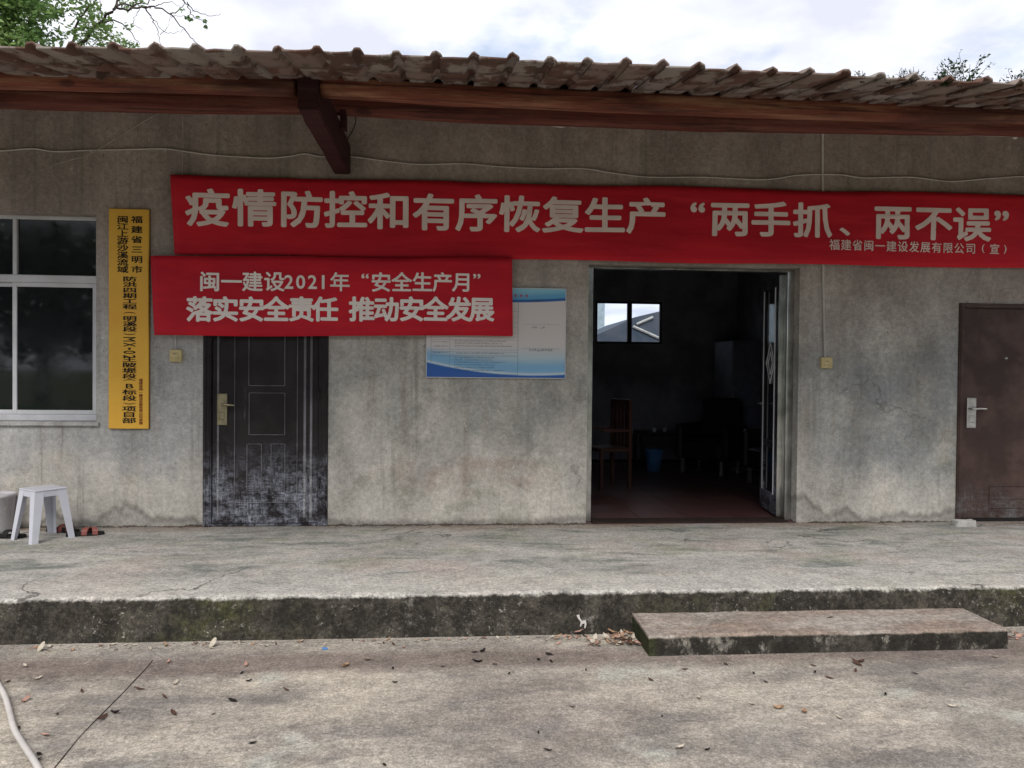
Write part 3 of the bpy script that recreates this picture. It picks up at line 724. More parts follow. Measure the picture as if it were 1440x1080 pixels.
for v in bm.verts:
    if v.co.y < -.01: v.co += Vector((mn.noise(v.co*6), 0, mn.noise(v.co*6+Vector((9, 9, 9)))))*.008
bmesh.ops.bevel(bm, geom=[e for e in bm.edges if e.calc_face_angle(0) > 1.0], offset=.008, segments=2, affect='EDGES')
link('corbel_beam', bm, CORB, house)
link('beam_block', B(-.835, -.79, -.66, -.58, 3.10, zb(480, 160)+.02, .004), CORB, house)
# the other corbels of the eave stand outside the picture
link('corbel_beam', B(-5.2, -5.07, -1.545, -.001, cz0, cz1, .008), CORB, house); link('corbel_beam', B(6.2, 6.33, -1.545, -.001, cz0, cz1, .008), CORB, house)

# ================================================================== BANNERS
def banner(name, label, corners, yb, seed, amp, parent_sag=0):
    TL, TR, BL, BR = corners; nx = int((TR[0]-TL[0])/.05); nz = 14
    def surf(X, Z, lift):
        y = yb + amp*(mn.noise(Vector((X*1.5+seed, 0, Z*1.1)))*1.2+.35*mn.noise(Vector((X*4+seed, 3, Z*2.2)))+.25*mn.noise(Vector((X*1.2+Z*9, 9+seed, 0))))
        return Vector((X, min(y, -.012)-lift, Z))
    bm = bmesh.new(); g = []
    for i in range(nx+1):
        u = i/nx; g.append([])
        for j in range(nz+1):
            v = j/nz
            X = (TL[0]*(1-u)+TR[0]*u)*(1-v)+(BL[0]*(1-u)+BR[0]*u)*v
            Z = (TL[1]*(1-u)+TR[1]*u)*(1-v)+(BL[1]*(1-u)+BR[1]*u)*v + .007*mn.noise(Vector((X*1.1+seed, v*.5, 5))) + (.5-v)*.008*sin(X*2.9+seed)
            g[-1].append(bm.verts.new(surf(X, Z, 0)))
    for i in range(nx):
        for j in range(nz): bm.faces.new((g[i][j], g[i][j+1], g[i+1][j+1], g[i+1][j]))
    o = link(name, bm, CLOTH, None, True); md = o.modifiers.new('thickness', 'SOLIDIFY'); md.thickness = .0015; md.offset = 1
    bmesh_n = o; tag(o, label, 'banner')
    return o, (lambda X, Z, d: surf(X, Z, .0045))
W = lambda a, b, y=-.03: (wl(a, b, y).x, wl(a, b, y).z)
TR = (5.24, 2.916); BR = (5.26, 2.264)
ban1, s1 = banner('banner', 'long red cloth banner across the wall over the double doorway, one big line of characters', (W(240, 247), TR, W(245, 357), BR), -.036, 2, .019)
bm = bmesh.new()
big = [('疫', 292, 293), ('情', 358, 293.5), ('防', 423.5, 295), ('控', 486, 296), ('和', 548, 298), ('有', 610, 299.5), ('序', 670.5, 300.5), ('恢', 731, 302), ('复', 792, 303), ('生', 850.5, 304),
       ('产', 909, 305), ('两', 1027, 308), ('手', 1084, 309.5), ('抓', 1142.5, 311), ('两', 1255.5, 313), ('不', 1313, 314.5), ('误', 1367, 316)]
for ch, a, b in big:
    X, Z = W(a, b, -.04); put(bm, ch, X, Z, .332, .288, s1, .027, dz=.006)
def digit(bm, ch, cx_, b0, b1, s, y):
    vs, _ = glyph(ch, 0.0); xs_ = [v[0] for v in vs]; ys_ = [v[1] for v in vs]; asp = (max(xs_)-min(xs_)+.06)/(max(ys_)-min(ys_)+.06); hw = asp*(b1-b0)*.5
    punct(bm, ch, cx_-hw, b0, cx_+hw, b1, s, .02, y)
def punct(bm, ch, a0, b0, a1, b1, s, bold=.03, y=-.04):
    A, C = wl(a0, b0, y), wl(a1, b1, y); put(bm, ch, (A.x+C.x)/2, (A.z+C.z)/2, C.x-A.x, A.z-C.z, s, bold, ink=True)
punct(bm, '“', 971, 284, 992, 299, s1); punct(bm, '”', 1398, 296, 1419, 311, s1); punct(bm, '、', 1180, 320, 1195, 332, s1)
small = '福建省闽一建设发展有限公司'
for i, ch in enumerate(small):
    a = 1173+i*(1366-1173)/(len(small)-1); X, Z = W(a, 344.5+i*.42, -.04); put(bm, ch, X, Z, .090, .090, s1, .012, dz=.006)
punct(bm, '(', 1381, 343, 1385, 356, s1, .01); punct(bm, ')', 1412, 344, 1416, 357, s1, .01)
X, Z = W(1399, 350.5, -.04); put(bm, '宣', X, Z, .088, .088, s1, .012)
refine(bm); link('lettering', bm, INK, ban1)

ban2, s2 = banner('banner', 'shorter red cloth banner with two rows of characters, hanging over the black iron door', (W(213, 360, -.06), W(720, 363, -.06), W(218, 473, -.06), W(721, 472, -.06)), -.070, 31, .017)
bm = bmesh.new(); Y2 = -.07
rowA = [('闽', 295), ('一', 325.5), ('建', 355), ('设', 386)]
for ch, a in rowA:
    X, Z = W(a, 396.5, Y2); put(bm, ch, X, Z, .158, .153, s2, .022)
for ch, a0 in (('2', 406.5), ('0', 423), ('2', 439.5), ('1', 454.5)): digit(bm, ch, a0, 386.5, 406.8, s2, Y2)
X, Z = W(478, 397, Y2); put(bm, '年', X, Z, .155, .150, s2, .016)
punct(bm, '“', 508, 384.5, 519, 392, s2, .02, Y2); punct(bm, '”', 665, 385, 676, 392.5, s2, .02, Y2)
for ch, a in (('安', 536), ('全', 565), ('生', 594), ('产', 622.5), ('月', 650)):
    X, Z = W(a, 397.5, Y2); put(bm, ch, X, Z, .158, .153, s2, .022)
for ch, a in (('落', 281), ('实', 317), ('安', 353.5), ('全', 388.5), ('责', 424), ('任', 457.5), ('推', 509), ('动', 543.5), ('安', 579), ('全', 612.5), ('发', 645.5), ('展', 677.5)):
    X, Z = W(a, 435.5, Y2); put(bm, ch, X, Z, .197, .192, s2, .034)
refine(bm); link('lettering', bm, INK2, ban2)

# ================================================================== YELLOW SIGN BOARD
A, C = wl(153, 293, -.03), wl(208.5, 603, -.03)
sb = thing('signboard', 'tall narrow golden-yellow board with vertical black characters beside the window', 'sign', ((A.x+C.x)/2, 0, C.z))
GOLD = simple('golden_yellow_enamel', (.78, .42, .05), .45, .4, var=.1, scale=1.5, c2=(.84, .50, .06), bump=.03)
EDGEM = simple('dark_board_edge', (.10, .065, .03), .5)
ox, oz = (A.x+C.x)/2, C.z
link('board', B(A.x-ox, C.x-ox, -.030, -.008, 0, A.z-oz, .003), GOLD, sb)
link('board_backing', B(A.x-ox-.004, C.x-ox+.004, -.0075, -.001, -.004, A.z-oz+.004), EDGEM, sb)
sf = lambda X, Z, d: Vector((X-ox, -.0315, Z-oz))
bm = bmesh.new(); Y3 = -.032
def vcol(s, px, y0, y1, w, h, bold=.032):
    for i, ch in enumerate(s):
        X, Z = W(px, y0+(y1-y0)*i/(max(1, len(s)-1)), Y3); put(bm, ch, X, Z, w, h, sf, bold, depth=.002)
vcol('闽江上游沙溪流域', 172.5, 308.5, 379, .085, .054); vcol('福建省三明市', 192.5, 309, 379, .085, .056)
vcol('防洪四期工程', 182.5, 392.5, 431.5, .106, .040)
vcol('明溪段', 182.5, 448, 463, .106, .040); vcol('王陂堤段', 182, 505.5, 529, .106, .040); vcol('标段', 182, 551.5, 560, .106, .042); vcol('项目部', 181.5, 575, 591.5, .106, .043)
punct2 = lambda ch, a0, b0, a1, b1, **k: (lambda A_, C_: put(bm, ch, (A_.x+C_.x)/2, (A_.z+C_.z)/2, C_.x-A_.x, A_.z-C_.z, sf, .02, ink=True, depth=.002, **k))(wl(a0, b0, Y3), wl(a1, b1, Y3))
for i, ch in enumerate('MX-02'):
    hh = (8, 7, 3, 6, 6)[i]; c0 = (479, 487.5, 493.5, 495.5+2.6, 504.0-.2)[i]
    c0 = (478.6, 486.2, 491.8, 496.8, 503.0)[i]-1.5; w_ = (9, 9, 2.2, 9, 9)[i]; g = (6.6, 6.0, 3.4, 5.0, 5.0)[i]
    A_, C_ = wl(182-w_, c0-g/2, Y3), wl(182+w_, c0+g/2, Y3)
    put(bm, ch, (A_.x+C_.x)/2, (A_.z+C_.z)/2, C_.x-A_.x, A_.z-C_.z, sf, .02, ink=True, rot=1, depth=.002)
punct2('B', 176.5, 539.5, 188, 546.5)
for y in (440, 534.5): 
    A_, C_ = wl(173, y-1.5, Y3), wl(191, y+1.5, Y3); put(bm, '(', (A_.x+C_.x)/2, (A_.z+C_.z)/2, C_.x-A_.x, A_.z-C_.z, sf, .0, ink=True, rot=1, depth=.002)
for y in (470, 567.5):
    A_, C_ = wl(173, y-1.5, Y3), wl(191, y+1.5, Y3); put(bm, ')', (A_.x+C_.x)/2, (A_.z+C_.z)/2, C_.x-A_.x, A_.z-C_.z, sf, .0, ink=True, rot=1, depth=.002)
link('lettering', bm, BLACKR, sb)
bm = bmesh.new(); vcol('福建省闽一建设发展有限公司承建', 198, 534.5, 595, .030, .024, .02); link('small_lettering', bm, simple('dark_red_print', (.20, .02, .01), .6), sb)

# ================================================================== NOTICE BOARD (behind the short banner)
A, C = wl(600.5, 403, -.025), wl(794.5, 532, -.025)
nb = thing('notice_board', 'white and blue printed notice board with ruled table, half hidden behind the short red banner', 'notice board', ((A.x+C.x)/2, 0, C.z))
ox2, oz2 = (A.x+C.x)/2, C.z; BW, BH = C.x-A.x, A.z-C.z
def mat_notice():
    k = Mat('notice_board_print', .35, .4); z = k.axis(2); x = k.axis(0)
    zz = k.op('DIVIDE', z, BH); xx = k.op('ADD', k.op('DIVIDE', x, BW), .5)
    c = k.mix((.44, .60, .68), (.66, .62, .60), k.rng(zz, .16, .40))
    x2 = k.op('SUBTRACT', xx, .76); par = k.op('MULTIPLY', k.op('MULTIPLY', x2, x2), .24)
    lo1 = k.op('SUBTRACT', zz, par)
    c = k.mix(c, (.16, .42, .70), k.op('MULTIPLY', band(k, lo1, .03, .17, .06), .75))
    c = k.mix(c, (.70, .74, .78), k.op('MULTIPLY', band(k, lo1, .035, .05, .012), .8))
    c = k.mix(c, (.03, .12, .42), k.op('SUBTRACT', 1.0, k.rng(lo1, .020, .032)))
    hi = k.op('ADD', zz, k.op('MULTIPLY', k.op('MULTIPLY', k.op('SUBTRACT', xx, .7), k.op('SUBTRACT', xx, .3)), -.12))
    c = k.mix(c, (.12, .38, .62), k.rng(hi, .845, .86)); c = k.mix(c, (.25, .55, .70), k.rng(hi, .90, .97)); c = k.mix(c, (.02, .12, .38), band(k, hi, .845, .875, .006))
    k.col(c); return k.m
link('board', B(-BW/2, BW/2, -.022, -.004, 0, BH, .002), mat_notice(), nb)
link('board_frame', ring(-BW/2-.004, BW/2+.004, -.004, BH+.004, -.026, -.002, .006, .001), ALU, nb)
ln = bmesh.new(); F = lambda u, v: (-BW/2+u*BW, v*BH)
def hl(u0, u1, v, t=.0010): a = F(u0, v); b = F(u1, v); box(ln, a[0], b[0], -.0232, -.0225, a[1]-t, a[1]+t)
def vl(u, v0, v1, t=.0010): a = F(u, v0); b = F(u, v1); box(ln, a[0]-t, a[0]+t, -.0236, -.0233, a[1], b[1])
vl(.032, .035, .84); vl(.655, .035, .84); vl(.165, .035, .82, .0007); hl(.032, .655, .035)
for v in (.455, .42, .31, .285, .245, .235, .50, .56, .62, .68, .74): hl(.032, .655, v, .0006)
hl(.69, .96, .60, .0006); hl(.69, .96, .33, .0006)
link('ruled_lines', ln, simple('grey_blue_print', (.12, .17, .28), .5), nb)
tx = bmesh.new(); rnd = random.Random(3)
def scrib(u0, u1, v, h, cell):
    u = u0
    while u < u1:
        a = F(u, v); wv = cell*BW
        for q in range(4):
            if rnd.random() < .7:
                if rnd.random() < .5: box(tx, a[0]+wv*.1, a[0]+wv*.82, -.0244, -.0238, a[1]+h*BH*(q/4), a[1]+h*BH*(q/4)+h*BH*.13)
                else: box(tx, a[0]+wv*(.15+.2*q), a[0]+wv*(.15+.2*q)+.0012, -.0251, -.0246, a[1], a[1]+h*BH*.9)
        u += cell*1.08
for v in (.855, .555, .30): scrib(.755 if v > .4 else .735, .85 if v > .4 else .90, v, .026, .018)
for v in (.475, .40, .375, .345, .265, .215, .19, .165, .135, .105, .075): scrib(.20, rnd.uniform(.45, .64), v, .012, .010)
for v in (.47, .39, .34, .27): scrib(.045, .15, v, .012, .010)
link('small_print', tx, simple('dark_grey_print', (.07, .08, .11), .6), nb)
bm = bmesh.new()
for u in (.635, .675, .715):
    a = F(u, .915); box(bm, a[0]-.012, a[0]+.012, -.0235, -.0225, a[1]-.003, a[1]+.003); box(bm, a[0]-.003, a[0]+.003, -.0243, -.0237, a[1]-.013, a[1]+.013); box(bm, a[0]-.010, a[0]+.010, -.0235, -.0225, a[1]+.007, a[1]+.010)
link('red_title', bm, simple('red_title_print', (.60, .06, .05), .5), nb)

# ================================================================== CABLES AND SWITCH BOXES
def cable(name, label, pts, r, mat, cat='cable', y=-.012, seg=6, n=6, jit=.0):
    P = [wl(a, b, y) for a, b in pts]; P = smooth_path(P, n); bm = bmesh.new(); tube(bm, P, r, seg)
    return tag(link(name, bm, mat, None, True), label, cat)
c1 = [(-60, 211), (0, 212), (45, 209), (78, 213), (130, 211), (185, 210), (230, 209), (262, 213), (300, 218), (370, 222), (405, 220), (430, 216), (450, 220), (492, 220), (540, 226), (590, 231), (650, 230), (700, 234), (760, 237), (820, 237), (860, 243), (915, 249), (990, 249), (1060, 252.5), (1092, 251), (1125, 246), (1180, 245.5), (1215, 250), (1280, 249), (1335, 255), (1390, 251), (1440, 248), (1500, 249)]
cable('wall_cable', 'long sagging white cable strung across the wall above the banners', c1, .0062, CABLE, y=-.014)
cable('string', 'thin slanting string tied up under the eave left of the beam', [(236, 152), (190, 178), (130, 215), (110, 222), (64, 234)], .0028, CORDM, 'string', y=-.02, n=2)
cable('cord', 'thin cord hanging straight down the wall onto the long banner left end', [(257, 150), (257.5, 200), (256, 250)], .0028, CORDM, 'string', y=-.011)
cable('wire', 'short black wire curling down from the purlin beside the red beam', [(499, 158), (500, 172), (496, 183), (488, 197), (485, 207)], .004, BLACKR, 'wire', y=-.03)
cable('wire', 'thin white wire along the underside of the inner purlin at the right', [(1265, 187), (1310, 188.5), (1370, 190.5), (1424, 192)], .003, CABLE, 'wire', y=-.55)
bm = bmesh.new(); blob(bm, wl(1427, 193, -.55), .022, 4, (1.1, .8, .7)); tag(link('insulator', bm, CABLE, None, True), 'small white insulator knob under the purlin at the right edge', 'insulator')
P = [wl(a, b, -.54) for a, b in ((770, 175.5), (780, 177), (790, 178.5), (797, 177), (806, 177.5), (815, 178))]
bm = bmesh.new(); tube(bm, P, [.004, .008, .010, .006, .009, .003], 6); tag(link('rag', bm, CABLE, None, True), 'torn white scrap caught under the purlin', 'rag')
def switchbox(label, px0, py0, px1, py1, feed, cr_, conduit, cat='switch box'):
    A, C = wl(px0, py0, -.03), wl(px1, py1, -.03); cx = (A.x+C.x)/2
    t = thing('switch_box', label, cat, (cx, 0, C.z)); w_, h_ = (C.x-A.x)/2, A.z-C.z
    link('box_body', B(-w_, w_, -.036, -.001, 0, h_, .005), BOXY, t)
    link('rocker', B(-w_*.6, w_*.5, -.041, -.0355, h_*.25, h_*.75, .003), BOXY, t)
    link('nameplate', B(-w_*.35, w_*.25, -.0425, -.0412, h_*.6, h_*.68), BRASS, t)
    bm = bmesh.new(); tube(bm, [Vector((wl(a, b, -.012).x-cx, -.012, wl(a, b, -.012).z-C.z)) for a, b in feed], cr_, 8); link(conduit, bm, CABLE, t, True)
switchbox('yellowed switch box with thin cord, beside the iron door', 238.5, 491.5, 255.5, 509, [(246.5, 466), (246.8, 480), (247, 493)], .004, 'feed_cord')
switchbox('yellowed switch box at the foot of a white conduit, right of the double doorway', 1155.5, 502.5, 1170.5, 518, [(1157, 186), (1157, 260), (1158, 330), (1157.5, 400), (1160, 503)], .0095, 'conduit')

# ================================================================== THINGS ON THE WALKWAY
# plastic stool, turned corner-on
f_ = at(51, 764, 2, 0); b_ = wl(50, 700, f_.y+.17); HT = .425
sc_ = at(51, 764, 2, 0); base = Vector((sc_.x-.035, sc_.y+.165, 0))
HT = wl(52, 689, base.y-.12).z
stool = thing('stool', 'white moulded plastic stool, corner towards the viewer, beneath the window', 'stool', base, radians(45+8))
bm = bmesh.new(); ht = .108; hb = .150
box(bm, -ht-.012, ht+.012, -ht-.012, ht+.012, HT-.012, HT, .006); link('seat', bm, WHITEP, stool)
bm = bmesh.new()
for a in (0, 1, 2, 3):
    R_ = Matrix.Rotation(a*pi/2, 4, 'Z'); box(bm, -ht+.03, ht-.03, -ht-.006, -ht, HT-.055, HT-.013, .001, M=R_)
link('apron', bm, WHITEP, stool)
for a in range(4):
    R_ = Matrix.Rotation(a*pi/2, 4, 'Z'); bm = bmesh.new(); rings = []
    for t in (0, .25, .5, .75, .9, 1):
        z = (HT-.012)*(1-t); e = ht+(hb-ht)*t+.006; wv = .068-.024*t if t < .88 else .046
        th_ = .005
        pts = [(e-wv, -e), (e, -e), (e, -e+wv), (e-th_, -e+wv), (e-th_, -e+th_), (e-wv, -e+th_)]
        rings.append([bm.verts.new(R_ @ Vector((p[0], p[1], z))) for p in pts])
    for r, q in zip(rings, rings[1:]):
        for j in range(6): bm.faces.new((r[j], r[(j+1) % 6], q[(j+1) % 6], q[j]))
    bm.faces.new(rings[-1]); bm.faces.new(list(reversed(rings[0]))); bmesh.ops.recalc_face_normals(bm, faces=bm.faces[:]); link('leg', bm, WHITEP, stool)
# white bucket at the left edge
p = at(-12, 751, 2, 0); bk = thing('bucket', 'whitish plastic bucket cut off by the left edge of the view', 'bucket', (p.x, p.y+.1, 0))
bm = lathe(bmesh.new(), [(.0, .002), (.088, .0), (.095, .02), (.112, .27), (.120, .275), (.122, .30), (.113, .302), (.108, .28), (.088, .03), (0, .02)]); link('bucket_body', bm, BUCK, bk, True)
bm = bmesh.new(); tube(bm, [(.122*cos(t), .122*sin(t)*.35-.10, .27-.12*abs(sin(t))) for t in [pi*i/14 for i in range(15)]], .004, 6); link('bail_handle', bm, STEEL, bk, True)
# sandals
def sandal(label, loc, rz_, strap, flip=1, roll=0):
    t = thing('sandal', label, 'sandal', loc, rz_, 'rubber sandals left by the wall')
    outl = [(-.125, -.028), (-.10, -.036), (-.03, -.033), (.05, -.044), (.10, -.042), (.13, -.022), (.137, .004), (.125, .028), (.09, .042), (.03, .040), (-.05, .034), (-.10, .034), (-.125, .02), (-.132, -.004)]
    bm = bmesh.new(); bt = [bm.verts.new((x, y*flip, 0.002)) for x, y in outl]; tp = [bm.verts.new((x*.97, y*flip*.97, .022+.012*max(0, -x/.13))) for x, y in outl]
    ct = bm.verts.new((0, 0, .018))
    for j in range(len(outl)):
        k = (j+1) % len(outl); bm.faces.new((bt[j], bt[k], tp[k], tp[j])); bm.faces.new((tp[j], tp[k], ct))
    bm.faces.new(list(reversed(bt))); bmesh.ops.recalc_face_normals(bm, faces=bm.faces[:]); link('sole', bm, BLACKR, t)
    for s, x0_ in ((0, .015), (1, .062)):
        bm = bmesh.new(); rr_ = []
        for i in range(9):
            a = pi*i/8; y = -.044*cos(a); z = .014+.050*sin(a)**.8; xx = x0_+(.018 if s == 0 else -.012)*(-cos(a))
            rr_.append((bm.verts.new((xx-.019, y, z)), bm.verts.new((xx+.019, y, z-.004)), bm.verts.new((xx+.019, y*.95, z-.009)), bm.verts.new((xx-.019, y*.95, z-.005))))
        for a_, b_ in zip(rr_, rr_[1:]):
            for q in range(4): bm.faces.new((a_[q], a_[(q+1) % 4], b_[(q+1) % 4], b_[q]))
        bmesh.ops.recalc_face_normals(bm, faces=bm.faces[:]); link('strap', bm, strap, t)
p = at(86, 749, 2, 0); sandal('black sandal with red straps, half behind the stool leg', (p.x, p.y+.03, 0), radians(-12), REDST)
p = at(117, 754, 2, 0); sandal('black sandal with red straps, just right of the stool', (p.x, p.y+.03, 0), radians(18), REDST, -1)
p = at(8, 757, 2, 0); sandal('all black sandal between the stool and the bucket', (p.x, p.y+.02, 0), radians(5), BLACKR)
# door stop stone
p = at(1360, 741, 2, 0); bm = bmesh.new(); box(bm, -.09, .09, -.04, .03, 0, .052); bmesh.ops.subdivide_edges(bm, edges=bm.edges[:], cuts=3, use_grid_fill=True)
for v in bm.verts:
    v.co += Vector((mn.noise(v.co*14), mn.noise(v.co*14+Vector((5, 0, 0))), mn.noise(v.co*14+Vector((0, 5, 0)))))*.012; v.co.z = max(v.co.z, 0)
tag(link('stone', bm, STONE, loc=(p.x, p.y+.045, 0)), 'pale stone block at the foot of the dark brown door', 'stone')
# litter trail of mortar crumbs where wall meets floor
bm = bmesh.new(); rnd = random.Random(5)
for i in range(240):
    x = rnd.uniform(-1.0, 1.15) if rnd.random() < .75 else rnd.choice((rnd.uniform(-2.8, -2.05), rnd.uniform(3.1, 4.45)))
    s = rnd.uniform(.003, .010); y = -.004-abs(rnd.gauss(0, .012))
    q = bmesh.ops.create_icosphere(bm, subdivisions=1, radius=s)
    for v in q['verts']: v.co = Vector((v.co.x*rnd.uniform(1, 2)+x, v.co.y+y, v.co.z*.7+s*.4))
tag(link('crumbs', bm, simple('brown_crumbled_mortar', (.11, .085, .065), .95, .1)), 'brown mortar crumbs along the foot of the wall', kind='stuff')

# ================================================================== YARD THINGS
P = [at(a, b, 2, -.22) for a, b in ((-30, 925), (-12, 948), (0, 966), (8, 982), (14, 1003), (20, 1025), (32, 1046), (48, 1070), (62, 1095), (80, 1130))]
bm = bmesh.new(); tube(bm, smooth_path(P, 6), .0125, 10); tag(link('hose', bm, HOSE, None, True), 'white garden hose snaking over the concrete in the lower left corner', 'hose')
def leafmesh(seed, kind):
    rnd = random.Random(seed); bm = bmesh.new(); n = 7; L_, Wd = 1.0, rnd.uniform(.30, .48); curl = rnd.uniform(.1, .45); rows = []
    for i in range(n+1):
        t = i/n; w_ = Wd*sin(pi*min(1, t*.96+.02))**.75; x = (t-.5)*L_; zc = curl*.35*(2*t-1)**2+.03
        rows.append([bm.verts.new((x, s*w_*.5*(1+.15*rnd.uniform(-1, 1)), zc+abs(s)*curl*.35*rnd.uniform(.7, 1.3))) for s in (-1, 0, 1)])
    for a, b in zip(rows, rows[1:]):
        for j in range(2): bm.faces.new((a[j], a[j+1], b[j+1], b[j]))
    tube(bm, [rows[-1][1].co.copy(), rows[-1][1].co+Vector((.16, .02, .02))], .012, 3)
    me = bpy.data.meshes.new('leaf'); bm.to_mesh(me); bm.free(); me.materials.append(LITTER[kind]); return me
LM = [[leafmesh(k*10+i, k) for i in range(3)] for k in range(5)]
def drop(px, py, size, kind, label, group, z=-.24, up=0, xy=None, tilt=.25):
    p = at(px, py, 2, z) if xy is None else Vector((*xy, z))
    o = bpy.data.objects.new('leaf', random.choice(LM[kind])); COL.objects.link(o); o.location = (p.x, p.y, z+.003+up); o.scale = (size,)*3
    o.rotation_euler = (random.uniform(-tilt, tilt), random.uniform(-tilt, tilt), random.uniform(0, 6.3)); return tag(o, label, 'leaf', group)
G1 = 'dry leaves strewn over the yard'
KN = ['tan', 'pinkish', 'pale', 'brown', 'blackened']
LB = ['small {} dead leaf lying on the open yard concrete'.format(k) for k in KN]
yl = [(35, 938, 2, .05), (52, 956, 2, .05), (36, 986, 1, .06), (10, 960, 3, .05), (115, 973, 3, .035), (237, 932, 1, .04), (247, 962, 2, .05), (195, 970, 3, .05), (231, 981, 3, .04), (64, 1035, 1, .045), (25, 1026, 3, .05), (55, 1062, 4, .05), (52, 1070, 4, .04),
      (144, 1011, 3, .08), (162, 1004, 4, .05), (244, 1004, 3, .06), (346, 936, 1, .05), (340, 947, 4, .03), (350, 959, 4, .035), (402, 971, 3, .04), (327, 986, 4, .055), (356, 1046, 4, .035), (486, 938, 0, .06), (517, 929, 3, .04), (552, 941, 4, .03),
      (555, 961, 4, .03), (623, 938, 4, .03), (696, 935, 4, .03), (671, 932, 4, .055), (679, 917, 4, .05), (668, 918, 4, .04), (716, 948, 4, .03), (757, 928, 4, .045), (772, 921, 4, .05), (775, 931, 4, .045), (824, 943, 3, .03), (915, 957, 3, .04), (963, 942, 3, .04),
      (1021, 935, 3, .035), (1060, 948, 4, .025), (1077, 960, 4, .03), (1144, 937, 3, .04), (1146, 946, 4, .03), (1166, 954, 3, .045), (1205, 934, 3, .07), (1211, 931, 3, .06), (1203, 944, 3, .04), (1287, 948, 4, .03), (1245, 978, 4, .03), (1341, 995, 2, .05),
      (1096, 997, 0, .05), (1131, 1003, 0, .05), (1058, 991, 2, .04), (1180, 1010, 2, .04), (956, 1053, 2, .05), (770, 1056, 4, .035), (757, 1031, 4, .025), (995, 1056, 4, .03), (805, 995, 3, .03), (931, 1008, 4, .02), (983, 983, 2, .04), (1398, 925, 2, .05), (300, 1005, 3, .02), (541, 1077, 4, .03), (80, 1005, 3, .035)]
def where(a, b):
    if a < 110: return 'beside the hose'
    if a < 270 and b < 990: return 'near the far end of the thin joint'
    if a < 270: return 'near the thin joint, towards the viewer'
    if b < 933 and a < 800: return 'just off the kerb in the brown band'
    if a > 890 and b < 962: return 'just in front of the step'
    if a < 480: return 'on the left half of the open yard'
    if a < 880 and b < 970: return 'in the middle of the open yard'
    return 'in the foreground, right half of the yard'
for a, b, k, s in yl: drop(a, b, s, k, '{} {} dead leaf {}'.format('tiny' if s < .035 else 'small' if s < .055 else 'larger', KN[k], where(a, b)), G1)
rnd = random.Random(9)
for i in range(58):     # heap in the corner by the step
    x = 1.08-abs(rnd.gauss(0, .13)) if i < 40 else rnd.uniform(.60, 1.05); y = rnd.uniform(-2.26, -2.075); k = rnd.choice((0, 1, 1, 1, 2, 2, 3))
    drop(0, 0, rnd.uniform(.035, .065), k, 'curled {} dead leaf in the heap beside the left end of the step'.format(KN[k]), 'dead leaves heaped beside the step', xy=(min(x, 1.065), y), up=rnd.uniform(0, .022), tilt=.6)
for i in range(26):
    x = rnd.uniform(3.19, 3.6); k = rnd.choice((0, 1, 1, 2, 3)); drop(0, 0, rnd.uniform(.03, .055), k, 'curled {} dead leaf in the heap beyond the right end of the step'.format(KN[k]), 'dead leaves right of the step', xy=(x, rnd.uniform(-2.28, -2.09)), up=rnd.uniform(0, .015), tilt=.6)
for i in range(95):     # litter line along the kerb
    x = rnd.uniform(-2.9, .75); k = rnd.choice((0, 1, 2, 2, 2, 3)); drop(0, 0, rnd.uniform(.015, .042), k, 'tiny {} dead leaf at the kerb foot, {}'.format(KN[k], 'below the window' if x < -2.2 else 'below the iron door' if x < -.95 else 'below the notice board' if x < .1 else 'towards the step'), 'leaf litter along the kerb', xy=(x, -2.085-abs(rnd.gauss(0, .045))), up=0, tilt=.5)
bm = bmesh.new()
for i in range(900):
    x = rnd.uniform(-3, 1.09) if rnd.random() < .8 else rnd.uniform(3.2, 4.2); y = -2.075-abs(rnd.gauss(0, .05)); s = rnd.uniform(.002, .006)
    q = bmesh.ops.create_icosphere(bm, subdivisions=1, radius=s)
    for v in q['verts']: v.co = Vector((v.co.x*1.5+x, v.co.y+y, v.co.z*.6-.238))
tag(link('grit', bm, simple('pale_grit', (.40, .36, .31), .95, .1, var=.5, scale=40)), 'pale grit collected along the kerb', kind='stuff')
for x_, y_, lab in ((1010, 857, 'tan dead leaf lying at the back of the step top, left part'), (1020, 859, 'pink dead leaf lying on the step top beside a tan one'), (1168, 869, 'brown dead leaf in the middle of the step top')):
    drop(x_, y_, .045, {'t': 0, 'p': 1, 'b': 3}[lab[0]], lab, 'leaves on the step', z=-.129)
for a, b, lab in ((57, 911, 'pale oval disc leaning on the kerb near the hose'), (299, 905, 'pale oval disc leaning on the kerb below the iron door')):
    p = at(a, b+5, 2, -.24); bm = bmesh.new(); lathe(bm, [(0, -.003), (.020, -.003), (.024, 0), (.020, .003), (0, .003)], 18)
    for v in bm.verts: v.co = Vector((v.co.x*.72, v.co.y*1.25, v.co.z+.10*abs(v.co.y)))
    o = link('seed_pod', bm, LITTER[2], None, False, loc=(p.x, p.y+.008, -.217)); o.rotation_euler = (radians(58), radians(14), radians(-38)); tag(o, lab, 'seed pod')
